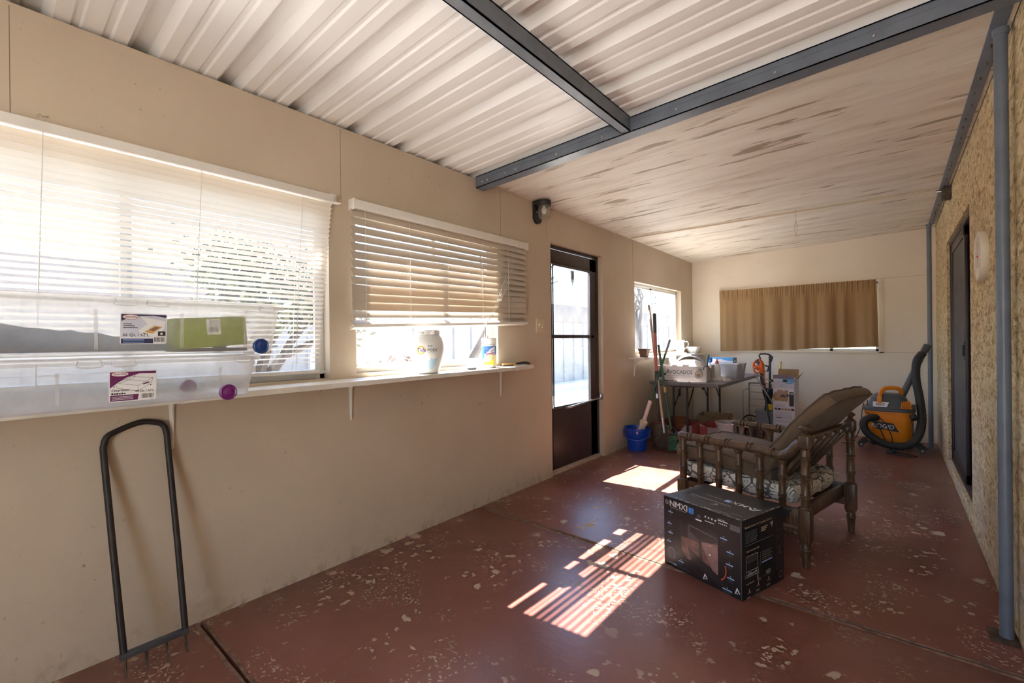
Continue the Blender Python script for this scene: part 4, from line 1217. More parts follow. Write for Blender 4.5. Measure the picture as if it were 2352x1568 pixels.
for k in range(4): m.quad(.036,.165+.007*k,.118,.167+.007*k,FRt,12)
for k in range(5): m.quad(.160,.185-.009*k,.250-.01*(k%2),.188-.009*k,FRt,12)
m.quad(.160,.136,.252,.141,FRt,7); m.quad(.146,.13,.148,.19,FRt,12)
m.text('Plug-in Modules',.0105,FRt@TR(.028,.066,0),10,'LEFT',0,.004); m.quad(.13,.070,.262,.0712,FRt,12)
for (x,y,sc) in ((.030,.030,1.),(.105,.044,1.1),(.195,.044,1.)):
    m.ringp((x+.022,y-.004),.012,.0145,FRt,4,0,20,0,2*pi,.35); m.quad(x+.020,y-.004,x+.025,y+.014,FRt,10,.0005)
    m.quad(x+.004,y-.028,x+.032,y-.022,FRt,4); m.quad(x+.004,y-.036,x+.04,y-.034,FRt,12)
m.poly([(.115,.098),(.128,.098),(.134,.070),(.150,.066),(.150,.060),(.118,.062)],FRt,12); m.poly([(.190,.090),(.235,.094),(.235,.078),(.222,.070),(.200,.072)],FRt,12)
# vertical outlined wordmark
Mv = FRt@TR(.338,.028,0,rz=pi/2)
m.text('NMXI',.078,Mv@TR(.035,0,0),3,'LEFT',0,.010,1.05); m.text('NMXI',.078,Mv@TR(.035,0,.0004),0,'LEFT',0,-.016,1.05)
m.ringp((.325,.038),.013,.018,FRt,12)
# top
m.text('MX',.052,FT@TR(.085,.145,0),1,'LEFT',.1,.004,1.1)
m.quad(.175,.150,.205,.185,FT,7,.0004)
m.poly([(.025,.150),(.045,.190),(.065,.190),(.082,.160),(.075,.155),(.060,.178),(.050,.178),(.036,.150)],FT,1); m.poly([(.045,.150),(.055,.168),(.068,.150)],FT,1)
m.text('SERIES',.022,FT@TR(.215,.160,0),4,'LEFT',0,0,1.6)
m.quad(.14,.222,.37,.2255,FT,1); m.quad(.13,.238,.20,.240,FT,4); m.quad(.30,.246,.37,.248,FT,4)
m.disc((.205,.262),.020,FT,4,.0003,24,.016); m.disc((.213,.262),.014,FT,3,.0005,24,.013)
for (a,b,c,dd) in ((.08,.325,.16,.33),(.035,.30,.09,.303)): m.quad(a,b,c,dd,FT,4)
# worn edges and shipping tape
for k in range(26):
    x = rr.uniform(.01,.40); m.quad(x,dpt-.004-rr.uniform(0,.012),x+rr.uniform(.006,.035),dpt-.001,FT,rr.choice((4,9,9,3)),.0008+.0001*k)
for k in range(14):
    y = rr.uniform(.01,.32); m.quad(rr.uniform(0,.003),y,rr.uniform(.004,.012),y+rr.uniform(.01,.05),FT,rr.choice((3,9,4)),.0008+.0001*k)
for k in range(8):
    y = rr.uniform(.02,.34); m.quad(w-.012,y,w-.003,y+rr.uniform(.01,.04),FT,rr.choice((3,9,4)),.0008+.0001*k)
m.quad(.40,.06,.432,.30,FT,3,.0006)
m.quad(.0,.004,.004,.36,FF@TR(w-.006,0,0),3,.0012)
obj('carton', m, [MT['blackbox'],MT['ink'],MT['bluink'],PM('charcoal_print',(.075,.072,.075),.5),MT['greyink'],PM('photo_brown',(.16,.085,.07),.4,var=.5,vs=30.),PM('photo_dark',(.025,.020,.022),.3),MT['pblue'],PM('photo_red',(.45,.07,.03),.4),PM('bare_scuffed_card',(.36,.33,.28),.7,var=.3,vs=60.),MT['goldink'],PM('photo_rose',(.26,.15,.14),.35,var=.35,vs=14.),PM('dim_grey_print',(.16,.16,.165),.5)], BXX, sharp=20)
m = MB().poly([(w-.012,0),(w+.03,.004),(w+.034,-.022),(w-.004,-.026)], TR(0,dpt-.01,h-.02,rx=radians(90)), 0).tube([(w-.01,dpt,h-.004),(w+.012,dpt+.008,h-.014),(w+.03,dpt+.004,h-.016)], .006, 6)
obj('torn_corner_flap', m, MT['blackbox'], BXX)

# ------------------------------------------------------------------ curtains on the back wall
rod = thing('curtain_rod', 'slim white rod carrying the two brown curtains', 'curtain rod', (0,0,0))
obj('rod', MB().box(-1.92,YB-.050,1.868,-.115,YB-.044,1.890,b=.002), MT['white'], rod)
for x in (-1.925,-.118):
    obj('bracket', MB().box(x-.006,YB-.055,1.862,x+.006,YB,1.896,b=.002).box(x-.012,YB-.056,1.866,x+.012,YB-.05,1.892), MT['white'], rod)
def curtain(x0,x1,zt,zb0,zb1,seed,label,lean=0.):
    nu, nv = 150, 26; G = []
    R_ = random.Random(seed); ph = [R_.uniform(0,6.28) for _ in range(4)]
    for i in range(nu+1):
        u = i/nu; row = []
        for j in range(nv+1):
            v = j/nv; x = x0+(x1-x0)*u + lean*v*(u-.3)
            big = .028*sin(2*pi*3.6*u+ph[0]+1.1*sin(2.3*u*pi+ph[1])) + .013*sin(2*pi*1.7*u+ph[2]) + .006*sin(2*pi*8.3*u+ph[3])
            fine = .008*sin(2*pi*31*u+ph[3]) + .005*sin(2*pi*47*u+ph[1])
            wv = min(1, max(0,(v-.05)/.20)); w2 = max(0,1-v/.22)
            y = YB-.062 + big*wv*(.6+.4*v) + fine*w2*(.5 if v < .07 else 1.)
            if .045 < v < .075: y += .004
            z = zt+(zb0+(zb1-zb0)*u-zt)*v + (.006*sin(2*pi*31*u+ph[3]) if v == 0 else 0)
            row.append((x, min(y, YB-.012), z))
        G.append(row)
    c = obj('curtain', MB().sheet(G, .0016), MT['curtain'], sharp=60)
    tag(c, label, 'curtain', 'brown curtains on the back wall')
curtain(-1.912,-.958,1.893,1.030,1.052,4,'brown gathered curtain over the half of the back window nearer the corner shelf')
curtain(-.960,-.150,1.895,1.062,1.092,9,'brown gathered curtain ending beside the bare wall above the shop vacuum',.02)

# ------------------------------------------------------------------ corner shelf things
fp = thing('flower_pot', 'small square brown flower pot on the corner shelf', 'flower pot', (-2.215,5.01,1.004))
m = MB(); loft(m, [rring(.036,.036,.008,0),rring(.047,.047,.010,.072),rring(.054,.054,.010,.074),rring(.056,.056,.010,.095),rring(.050,.050,.010,.095),rring(.043,.043,.008,.03)], cap0=True, cap1=True)
obj('pot_body', m, MT['terra'], fp)
pt = thing('glass_pitcher', 'ridged clear pitcher with small handle in front of the corner window', 'pitcher', (-2.225,6.20,1.024))
m = MB().lathe([(.045,0),(.052,.02),(.056,.06),(.052,.10),(.046,.125),(.054,.155),(.060,.17)], 40, fn=lambda a,z: 1+.03*cos(10*a)); obj('pitcher_body', m, MT['jar'], pt)
m = MB().tube(spline([(.045,.02,.15),(.085,.05,.145),(.088,.05,.09),(.052,.02,.05)],5), .006, 8); obj('handle', m, MT['jar'], pt)
bk = thing('paper_block', 'flat white block under the glass pitcher', 'block', (-2.225,6.20,1.003))
obj('block', MB().box(-.065,-.075,0,.065,.075,.020,b=.003), MT['wplast'], bk)
bw = thing('white_bowl', 'white scalloped bowl at the corner end of the far shelf', 'bowl', (-2.205,6.66,1.004))
m = MB().lathe([(.045,0),(.055,.004),(.080,.05),(.097,.095),(.093,.095),(.076,.05),(.05,.012),(0,.01)], 48, fn=lambda a,z: 1+.05*cos(9*a)*min(1,z/.08)); obj('bowl_body', m, MT['wplast'], bw)
sc = thing('suncatcher', 'oval beaded ring hanging in the corner window', 'ornament', (XL+.012,5.50,1.80))
m = MB().tube([(0,.055*cos(2*pi*k/28),-.09+.085*sin(2*pi*k/28)) for k in range(28)], .005, 8, closed=True); obj('ring', m, MT['jar'], sc)
m = MB().tube([(0,0,.10),(0,0,-.01)], .0012, 5).lathe([(.004,0),(.004,.006)],8,0,FR((-.012,0,.10),(0,1,0),(0,0,1))); obj('string', m, MT['cordm'], sc)
for k in range(7): obj('bead', MB().ball((0,.055*cos(.3+k*.9),-.09+.085*sin(.3+k*.9)), .009), MT['jar'] if k % 2 else MT['bluink'], sc)

# ------------------------------------------------------------------ folding table
TX0,TX1,TY0,TY1 = -2.135,-1.36,4.93,6.72
tb_ = thing('folding_table', 'dark grey folding table in the corner loaded with boxes', 'table', ((TX0+TX1)/2,(TY0+TY1)/2,0))
hx, hy = (TX1-TX0)/2, (TY1-TY0)/2
m = MB(); loft(m, [rring(hx-.012,hy-.012,.04,.695),rring(hx,hy,.045,.700),rring(hx,hy,.045,.728),rring(hx-.006,hy-.006,.045,.735)], cap0=True, cap1=True)
obj('tabletop', m, PM('dark_speckled_laminate',(.105,.09,.085),.35,var=.35,vs=60.), tb_)
for sy in (-1, 1):
    yy = sy*(hy-.27)
    m = MB()
    for x in (-.20,-.045):
        m.tube([(x,yy,.69),(x,yy,.03)], .0125, 10)
    m.tube(spline([(-.36,yy,.006),(-.34,yy,.03),(-.30,yy,.038),(.0,yy,.034),(.20,yy,.038),(.23,yy,.03),(.25,yy,.006)],4), .0125, 10)
    m.box(-.24,yy-.014,.66,.0,yy+.014,.697)
    obj('leg', m, MT['black'], tb_)
    m = MB().tube([(-.20,yy,.40),(-.20,yy-sy*.22,.62),(-.20,yy-sy*.27,.69)], .007, 8).box(-.212,yy-sy*.19-.012,.53,-.188,yy-sy*.19+.012,.62).tube([(-.045,yy,.40),(-.045,yy-sy*.27,.69)], .007, 8)
    obj('brace', m, MT['black'], tb_)

# avocado carton
av = thing('avocado_carton', 'open white fruit carton marked avocados on the folding table', 'box', (-2.125,5.125,.7355), radians(5))
w,dp,h = .555,.42,.165
m = MB(); t_ = .005
m.box(0,0,0,w,dp,t_).box(0,0,0,w,t_,h).box(0,dp-t_,0,w,dp,h).box(0,t_,0,t_,dp-t_,h).box(w-t_,t_,0,w,dp-t_,h-.02)
for (x0,x1,dz) in ((0,.05,-.0),(.05,.10,.012),(.185,.245,.014),(.30,.37,.020),(.37,.40,0)):
    m.box(x0,0,h-.001,x1,t_,h+dz) if dz > 0 else None
m.box(w-.03,t_,h-.02,w,.12,h+.004).box(w-.03,.26,h-.02,w,dp-t_,h+.004)
F = FR((0,-.0006,0),(1,0,0),(0,0,1)); Fr = FR((w+.0006,0,0),(0,1,0),(0,0,1))
m.text('A',.078,F@TR(.118,.078,0),1,'LEFT',0,.006,.9); m.text('VOCADOS',.060,F@TR(.160,.078,0),1,'LEFT',0,.005,.86)
[m.quad(.14+.022*k,.054-.022*r_,.157+.022*k,.060-.022*r_,F,4) for k in range(11) for r_ in (0,1)]
def avoc(cx,cz,s,mm1,mm2,mm3=None):
    pts = []
    for k in range(36):
        a = 2*pi*k/36; r = 1+.32*max(0,sin(a))**2; wv = .80-.22*max(0,sin(a))
        x = wv*cos(a); y = r*sin(a); c_,s_=cos(-.35),sin(-.35)
        pts.append((cx+s*(x*c_-y*s_), cz+s*(x*s_+y*c_)))
    m.poly(pts,F,mm1,.0004); m.poly([(cx+(p[0]-cx)*.88,cz+(p[1]-cz)*.90) for p in pts],F,mm2,.0007)
    if mm3: m.disc((cx-.1*s,cz-.25*s),.42*s,F,mm3,.001,24)
avoc(.475,.080,.050,2,3,5); avoc(.055,.075,.042,2,2); m.disc((.105,.07),.014,F,2,.0004)
for (y,z,r) in ((.07,.105,.024),(.35,.11,.022)): m.ringp((y,z),r*.6,r,Fr,4); m.disc((y,z-.012),r*.35,Fr,2)
m.poly([(.20,.02),(.24,.02),(.245,.10),(.225,.13),(.205,.10)],Fr,2,.0004); m.quad(.30,0.,.304,h-.02,Fr,2,.0004)
obj('carton', m, [PM('white_printed_card',(.62,.55,.54),.6,var=.06),MT['dink'],PM('avocado_skin',(.035,.030,.025),.5),PM('avocado_flesh',(.46,.36,.27),.5),MT['greyink'],PM('avocado_stone',(.24,.12,.09),.5)], av, sharp=20)

ap = thing('water_jug', 'white domed plastic jug with grey loop handle sitting in the avocado carton', 'jug', (-1.80,5.33,.741), radians(-5))
m = MB(); loft(m, [rring(.14,.09,.04,0),rring(.16,.11,.05,.03),rring(.165,.115,.06,.15),rring(.15,.10,.06,.185),rring(.10,.065,.05,.215),rring(.05,.03,.02,.228)], cap0=True, cap1=True)
obj('jug_body', m, MT['wplast'], ap)
m = MB().tube([(-.175,0,.12)]+[(-.165*cos(pi*k/14),0,.165+.115*sin(pi*k/14)) for k in range(15)]+[(.175,0,.12)], .014, 10, sq=(.7,1.2)); obj('handle', m, MT['grey'], ap)
wp = thing('plastic_scoop', 'curved white plastic scoop between jug and mop handle', 'scoop', (-2.02,5.44,.741), radians(10))
G = [[(.075*cos(a)*(1-.25*v), .05*sin(a), .03+.25*v-.05*v*cos(a)) for a in [pi*.55+pi*1.1*k/16 for k in range(17)]] for v in [q/10 for q in range(11)]]
obj('scoop_body', MB().sheet(G,.003).box(-.06,-.05,0,.04,.05,.034,b=.006), MT['wplast'], wp)
sb_ = thing('spray_bottle', 'bottle with round bright blue cap behind the white jug', 'bottle', (-1.67,5.62,.7355))
obj('bottle_body', MB().lathe([(.034,0),(.036,.006),(.036,.14),(.016,.175),(.014,.19)],24), MT['wplast'], sb_); obj('cap', MB().lathe([(.016,.188),(.030,.195),(.032,.225),(.026,.248),(0,.255)],24), PM('bright_blue_cap',(.05,.16,.62),.3), sb_)
gl = thing('glue_bottle', 'white glue bottle with red cap standing behind the jug', 'bottle', (-1.60,5.66,.7355))
obj('bottle_body', MB().lathe([(.036,0),(.040,.006),(.040,.13),(.030,.165),(.016,.178)],24,sy=.8), MT['wplast'], gl); obj('cap', MB().lathe([(.017,.176),(.020,.180),(.018,.205),(.009,.212),(.004,.24),(0,.24)],18), PM('red_cap',(.62,.10,.06),.4), gl)
pr = thing('garden_pruner', 'teal handled pruner hooked over the end of the avocado carton', 'pruner', (-1.553,5.135,.88), radians(10))
m = MB().tube(spline([(0,0,.03),(.004,.004,.08),(.012,.010,.13),(.018,.012,.155)],4), [.010]*4+[.012]*4+[.011]*4+[.006], 8); obj('handle', m, PM('teal_grip',(.06,.19,.17),.5), pr)
m = MB().tube([(0,0,.03),(-.03,-.005,.024),(-.036,-.005,-.01)], .004, 6).tube([(0,0,.03),(.022,0,.022),(.022,.0,-.012)], .004, 6).box(-.012,-.008,.018,.012,.008,.036,b=.003); obj('blades', m, MT['black'], pr)
gr = thing('lidded_tub', 'pale grey lidded plastic tub on the folding table', 'storage tub', (-1.545,5.885,.7355), radians(-6))
m = MB(); loft(m, [rring(.155,.115,.02,0),rring(.160,.120,.025,.006),rring(.168,.128,.025,.10),rring(.170,.130,.025,.104),rring(.174,.134,.025,.165)]); obj('tub_body', m, MT['lgrey'], gr)
m = MB(); loft(m, [rring(.180,.140,.025,.160),rring(.182,.142,.025,.172),rring(.176,.136,.025,.180)], cap0=False, cap1=True).box(.172,-.03,.11,.198,.03,.174,b=.006); obj('lid', m, MT['lgrey'], gr)
cb_ = thing('tissue_carton', 'blue and white printed carton lying on the lidded grey tub', 'box', (-1.57,5.90,.917), radians(-6))
m = MB().box(-.16,-.06,0,.11,.06,.062,b=.002); F = FR((-.16,-.0606,0),(1,0,0),(0,0,1)); Fr = FR((.1106,-.06,0),(0,1,0),(0,0,1)); FT_ = FR((-.16,-.06,.0626),(1,0,0),(0,1,0))
m.poly([(0,.062),(.27,.062),(.27,.018),(.10,.040),(0,.045)],F,1); m.poly([(.06,.018),(.13,.046),(.20,.018)],F,2,.0004); m.quad(.03,.006,.12,.012,F,3); m.quad(.0,.0,.12,.062,Fr,4); m.poly([(.01,.01),(.06,.035),(.11,.01)],Fr,2,.0004); m.quad(0,0,.27,.12,FT_,1); m.quad(.05,.02,.2,.1,FT_,2,.0004)
obj('carton', m, [MT['wplast'],PM('carton_blue',(.10,.36,.66),.4),MT['ink'],PM('carton_pink',(.7,.3,.35),.5),PM('carton_slate',(.12,.20,.30),.4)], cb_)
hm = thing('wooden_dowel', 'short pale wooden handle lying near the table edge', 'handle', (-1.50,5.60,.745), radians(-12)); obj('dowel', MB().tube([(-.09,0,0),(.0,0,.002),(.085,0,0)], [.008,.010,.008], 10), MT['tanw'], hm)
G = [[(.09*(u-.5)*2*(1+.2*noise.noise((u*5,v*5,1))), .06*(v-.5)*2, max(.0,.045*(1-(2*u-1)**2)*(1-(2*v-1)**2)+.018*noise.noise((u*7,v*7,3)))) for v in [q/14 for q in range(15)]] for u in [q/18 for q in range(19)]]
pb = obj('plastic_bag', MB().sheet(G,.001), translucent('thin_white_film',(.82,.82,.82),.4), None, (-1.50,5.45,.7362), (0,0,radians(-20))); tag(pb, 'crumpled white plastic bag beside the avocado carton', 'plastic bag')
for k,(x,y,rz) in enumerate(((-1.98,5.085,.3),(-1.86,5.055,1.2),(-1.70,5.02,.1))):
    o = obj('pebble', MB().ball((0,0,.006),.018+.004*(k==1),.010,.007), (MT['black'],MT['wplast'],MT['cream'])[k], None, (x,y-.03,.7355), (0,0,rz)); tag(o, ('small black scrap on the table edge under the avocado wording','small white lump on the table edge before the avocado carton','small ivory scrap on the table edge below the printed avocado')[k], 'scrap')

# ------------------------------------------------------------------ under the table
EX = thing('fruit_carton', 'red and white fruit carton holding an orange cord under the table', 'box', (-2.25,5.38,0), radians(-3))
w,dp,h = .45,.34,.20
def open_carton(w,dp,h,mats,cut=.0):
    m = MB(); t_=.005
    m.box(0,0,0,w,dp,t_).box(0,dp-t_,0,w,dp,h,1).box(0,t_,0,t_,dp-t_,h,1).box(w-t_,t_,0,w,dp-t_,h,1)
    pts = [(0,0),(w,0),(w,h),(w*.82,h*.96),(w*.70,h*.60),(w*.45,h*.50),(w*.38,h*.85),(w*.15,h),(0,h)] if cut else [(0,0),(w,0),(w,h),(w*.7,h*.86),(w*.3,h*.86),(0,h)]
    m.prism(pts, 0, t_, 0, FR((0,t_,0),(1,0,0),(0,0,1))); return m
RW = [PM('pinkish_white_card',(.62,.46,.46),.7),PM('red_printed_card',(.50,.11,.10),.7)]
m = open_carton(w,dp,h,RW,1); m.quad(0,0,.13,h*.98,FR((0,-.0008,0),(1,0,0),(0,0,1)),1)
obj('carton', m, RW, EX)
cc = thing('extension_cord', 'coiled orange brown cord heaped in the red fruit carton', 'cord', (-2.02,5.55,.10))
m = MB(); rr = random.Random(4); pts = []
for k in range(190):
    a = k*.36; r = .105+.025*noise.noise((k*.13,0,1)); pts.append((r*cos(a)*1.15+.015*noise.noise((k*.2,5,0)), r*.78*sin(a), .012+.135*(k/190)+.035*abs(noise.noise((k*.17,2,9)))))
m.tube(pts, .0075, 7); obj('coil', m, PM('brown_orange_cord',(.27,.075,.025),.5), cc)
E2 = thing('fruit_carton', 'smaller pink carton with oval hand hole beside the white pail', 'box', (-1.775,5.56,0), radians(-12))
m = open_carton(.25,.36,.20,RW); Fp = FR((.2506,0,0),(0,1,0),(0,0,1)); Fp0 = FR((0,-.0006,0),(1,0,0),(0,0,1))
m.quad(0,0,.10,.172,Fp0,1); m.disc((.19,.105),.026,Fp0,2,.0006,24,.020); m.quad(.165,.055,.215,.058,Fp0,2,.0006); m.quad(.17,.045,.21,.048,Fp0,2,.0006)
m.tube([(.02,.1,.19),(.06,.12,.245),(.14,.12,.262),(.22,.12,.23),(.235,.12,.12)], .004, 6, 2)
obj('carton', m, RW+[PM('olive_print',(.10,.08,.04),.6)], E2)
E3 = thing('cardboard_box', 'plain brown cardboard box against the back wall under the table', 'box', (-1.95,6.05,0), radians(4))
m = open_carton(.36,.30,.23,None); obj('carton', m, [MT['card'],MT['card']], E3)
wbk = thing('white_pail', 'off-white pail with spout and wire handle beside the folding table', 'bucket', (-1.365,5.30,0), radians(20))
def pailfn(a,z): return 1+(.12*max(0,cos(a-pi))**8 if z > .24 else 0)
m = MB().lathe([(.100,0),(.104,.004),(.128,.225),(.130,.235),(.128,.238),(.136,.285),(.142,.288),(.142,.298),(.134,.298),(.126,.235),(.101,.01),(0,.008)], 44, fn=pailfn); obj('pail_body', m, PM('off_white_pail',(.58,.50,.47),.4), wbk)
m = MB().tube(spline([(0,-.145,.255),(.05,-.152,.20),(.10,-.10,.14),(.12,0,.125),(.10,.10,.14),(.05,.152,.20),(0,.145,.255)],5), .0022, 6); obj('wire_handle', m, MT['rust'], wbk)

# ------------------------------------------------------------------ mop bucket and long tools
bu = thing('blue_bucket', 'bright blue bucket with a string mop standing in it', 'bucket', (-2.158,4.675,0), radians(-70))
def bkfn(a,z): return 1+((.07*max(0,cos(a))**6) if z > .2 else 0)
m = MB().lathe([(.094,0),(.098,.004),(.104,.09),(.106,.135),(.112,.138),(.130,.225),(.134,.228),(.136,.250),(.130,.250),(.124,.225),(.108,.14),(.094,.012),(0,.010)], 48, fn=bkfn); obj('bucket_body', m, MT['blue'], bu)
pts = [(.128*sin(t*pi/2)*1.0+.012, .136*cos(t*pi/2) if False else 0, 0) for t in (0,)]
ha = [( .142*cos(a)+.004, .142*sin(a)*1.0, .205-.075*max(0,cos(a))) for a in [radians(-88+176*k/20) for k in range(21)]]
m = MB().tube([(ha[0][0],ha[0][1],.225)]+ha+[(ha[-1][0],ha[-1][1],.225)], .006, 8, sq=(1.4,.7)); obj('handle', m, MT['blue'], bu)
m = MB().poly([(0,0),(.012,.002),(.020,.026),(.006,.030),(-.004,.024)], FR((.1425,.006,.195),(0,1,0),(.12,0,1)), 0); obj('sticker', m, PM('pink_sticker',(.62,.33,.50),.5), bu)

def longtool(name, label, foot, top, cat, group='garden tools leaning in the corner'):
    """empty at the foot, local z along the shaft"""
    o = thing(name, label, cat, foot, 0, group)
    d = (V(top)-V(foot)); L = d.length; q = V((0,0,1)).rotation_difference(d.normalized())
    o.rotation_mode = 'QUATERNION'; o.rotation_quaternion = q
    return o, L
mp, L = longtool('string_mop', 'mop with white sleeve and green pole resting in the blue bucket', (-2.165,4.655,.035), (-1.907,4.99,1.191), 'mop')
def mopfn(a,z): return 1+.14*sin(7*a+60*z)
obj('mop_head', MB().lathe([(.02,0),(.05,.02),(.048,.10),(.040,.18),(.034,.245),(.040,.275),(.038,.295),(.022,.315)], 40, fn=mopfn), MT['mop'], mp)
obj('sleeve', MB().lathe([(.019,.30),(.022,.31),(.022,.50),(.026,.52),(.019,.53)],20), PM('pale_pink_sleeve',(.70,.55,.53),.4), mp)
obj('pole', MB().cyl((0,0,.5),(0,0,L),.0115,12).cyl((0,0,L-.16),(0,0,L+.01),.0120,12,1), [MT['green'],MT['grey']], mp)

rk, L = longtool('leaf_rake', 'wire leaf rake with long pale wooden handle', (-1.842,4.705,.015), (-2.193,5.10,1.602), 'rake')
obj('pole', MB().cyl((0,0,.30),(0,0,L),.0135,14).ball((0,0,L),.0135), MT['palew'], rk)
m = MB().cyl((0,0,.20),(0,0,.36),.0155,12).cyl((0,0,.34),(0,0,.345),.018,12); obj('ferrule', m, MT['chrome'], rk)
m = MB()
for k in range(17):
    a = radians(-36+72*k/16)
    p = [(0,0,.24),(.10*sin(a)*.9,.0,.24-.10*cos(a)),(.255*sin(a),0,.24-.215*cos(a)*.98),(.262*sin(a),-.028,.235-.225*cos(a))]
    m.tube(p, .0022, 5)
m.tube([(.17*sin(radians(-36+72*k/10)),.002,.24-.155*cos(radians(-36+72*k/10))) for k in range(11)], .004, 6)
obj('tines', m, MT['rust'], rk)
rk2, L2 = longtool('bow_rake', 'short toothed garden rake head on a green painted handle', (-1.798,4.80,.02), (-2.008,4.92,1.144), 'rake')
obj('pole', MB().cyl((0,0,.22),(0,0,L2),.0125,12).cyl((0,0,.62),(0,0,.68),.0135,12,1), [MT['green'],MT['tanw']], rk2)
m = MB().box(-.15,-.008,.155,.15,.008,.178,b=.002).tube([(-.07,0,.17),(-.04,0,.22),(0,0,.26)], .005, 6).tube([(.07,0,.17),(.04,0,.22),(0,0,.26)], .005, 6)
obj('rake_head', m, MT['black'], rk2)
m = MB(); rr = random.Random(8)
for k in range(70):
    x = rr.uniform(-.052,.052); y = rr.uniform(-.018,.018); m.tube([(x*.6,y*.6,.155),(x*1.15,y*1.2,.0+.012*rr.random())], .0024, 5)
obj('bristles', m, MT['gbrist'], rk2)
sv, L = longtool('digging_shovel', 'shovel with black grip and faded red shaft', (-1.950,4.77,.015), (-2.071,4.97,1.489), 'shovel')
m = MB().cyl((0,0,1.28),(0,0,L),.0185,16).ball((0,0,L),.0185); obj('grip', m, MT['dgrey'], sv)
obj('handle', MB().cyl((0,0,.84),(0,0,1.28),.0170,16), MT['red'], sv)
m = MB().cyl((0,0,.60),(0,0,.85),.0175,16); [m.box(.012,-.008,.66+.017*k,.0182,.006,.672+.017*k,1) for k in range(9)]; obj('collar', m, [MT['black'],MT['ink']], sv)
m = MB().cyl((0,0,.55),(0,0,.60),.0180,16,0).tube([(0,0,.55),(0,.002,.40),(0,.012,.27),(0,.0,.20)], .0130, 12, 1); obj('neck', m, [MT['chrome'],MT['rust']], sv)
G = []
for i in range(13):
    u = i/12; z = .27-.27*u; hw = .095*(1 if u < .55 else sqrt(max(0,1-((u-.55)/.45)**2))*.97+.03) if u > .03 else .08
    G.append([(hw*s, .015-.028*(1-s*s)*(1-.3*u)+.010*u, z) for s in [-1+2*j/8 for j in range(9)]])
obj('blade', MB().sheet(G,.003), MT['rust'], sv)

# ------------------------------------------------------------------ utility cart, trimmer, purifier carton
ct = thing('utility_cart', 'two-wheeled wire cart with black loop handle by the back wall', 'cart', (-1.27,6.42,0), radians(0))
m = MB()
for x in (-.20,.06): m.tube([(x,.20,.10),(x,.20,.62)], .007, 8)
m.tube([(-.20,.20,.62),(.06,.20,.62)], .007, 8)
for k in range(6): m.tube([(-.20,.20,.14+.09*k),(.06,.20,.14+.09*k)], .0028, 6)
for x in (-.20,.06):
    m.tube([(x,.20,.12),(x,-.12,.12),(x,-.12,.55),(x,.20,.55)], .004, 6)
for k in range(5): m.tube([(-.20,.20-.075*k,.12),(.06,.20-.075*k,.12)], .0028, 6)
obj('wire_frame', m, PM('dull_wire',(.33,.28,.22),.5,.5), ct)
m = MB().tube([(.04,.20,.10),(.045,.21,.98)], .014, 10).tube([(-.02,.20,.78),(-.075,.19,.985),(-.055,.19,1.005),(.005,.20,1.005),(.04,.205,.995),(.075,.21,.965),(.015,.21,.78)], .010, 8, closed=True).tube([(-.04,.2,.86),(.04,.2,.84)], .009, 8)
obj('loop_handle', m, MT['black'], ct)
def wheel(x,y,ax):
    m = MB(); r=.105; F = FR((x,y,r+.004),(0,1,0) if ax=='x' else (1,0,0),(0,0,1))
    m.tube([F@V((r*.93*cos(2*pi*k/28),r*.93*sin(2*pi*k/28),0)) for k in range(28)], .009, 8, closed=True)
    for k in range(9): a=2*pi*k/9; m.tube([F@V((0,0,0)),F@V((r*.9*cos(a),r*.9*sin(a),0))], .0035, 6)
    m.lathe([(.018,-.012),(.018,.012)],14,0,F); return m
obj('wheel', wheel(-.165,.10,'y'), MT['black'], ct)
obj('wheel', wheel(.03,-.60,'y'), MT['black'], ct)
obj('axle', MB().tube([(-.165,.10,.109),(-.02,-.25,.109),(.03,-.60,.109)],.006,8), MT['rust'], ct)
gbx = thing('grey_crate', 'grey plastic crate low in the wire cart', 'crate', (-1.21,6.37,.125), 0); m = MB(); loft(m,[rring(.11,.09,.015,0),rring(.12,.10,.015,.17),rring(.126,.106,.015,.17),rring(.126,.106,.015,.185)],cap1=True); obj('crate_body', m, MT['grey'], gbx)
dr = thing('hand_drill', 'black and yellow power tool standing on the grey crate', 'power tool', (-1.195,6.35,.3105), radians(20))
obj('tool_body', MB().lathe([(.040,.0),(.046,.02),(.034,.07),(.036,.13),(.060,.20),(.066,.25),(.058,.275),(0,.28)],20,sy=.8), MT['black'], dr); obj('battery', MB().box(-.012,-.052,.01,.034,-.025,.085,b=.004), PM('yellow_plastic',(.80,.52,.02),.4), dr)
yb = thing('yellow_broomstick', 'yellow painted stick behind the tall carton', 'broomstick', (-1.12,6.48,.13), 0); obj('stick', MB().tube([(0,0,0),(.02,.12,.78)],.012,10), PM('yellow_paint',(.66,.48,.10),.5), yb)

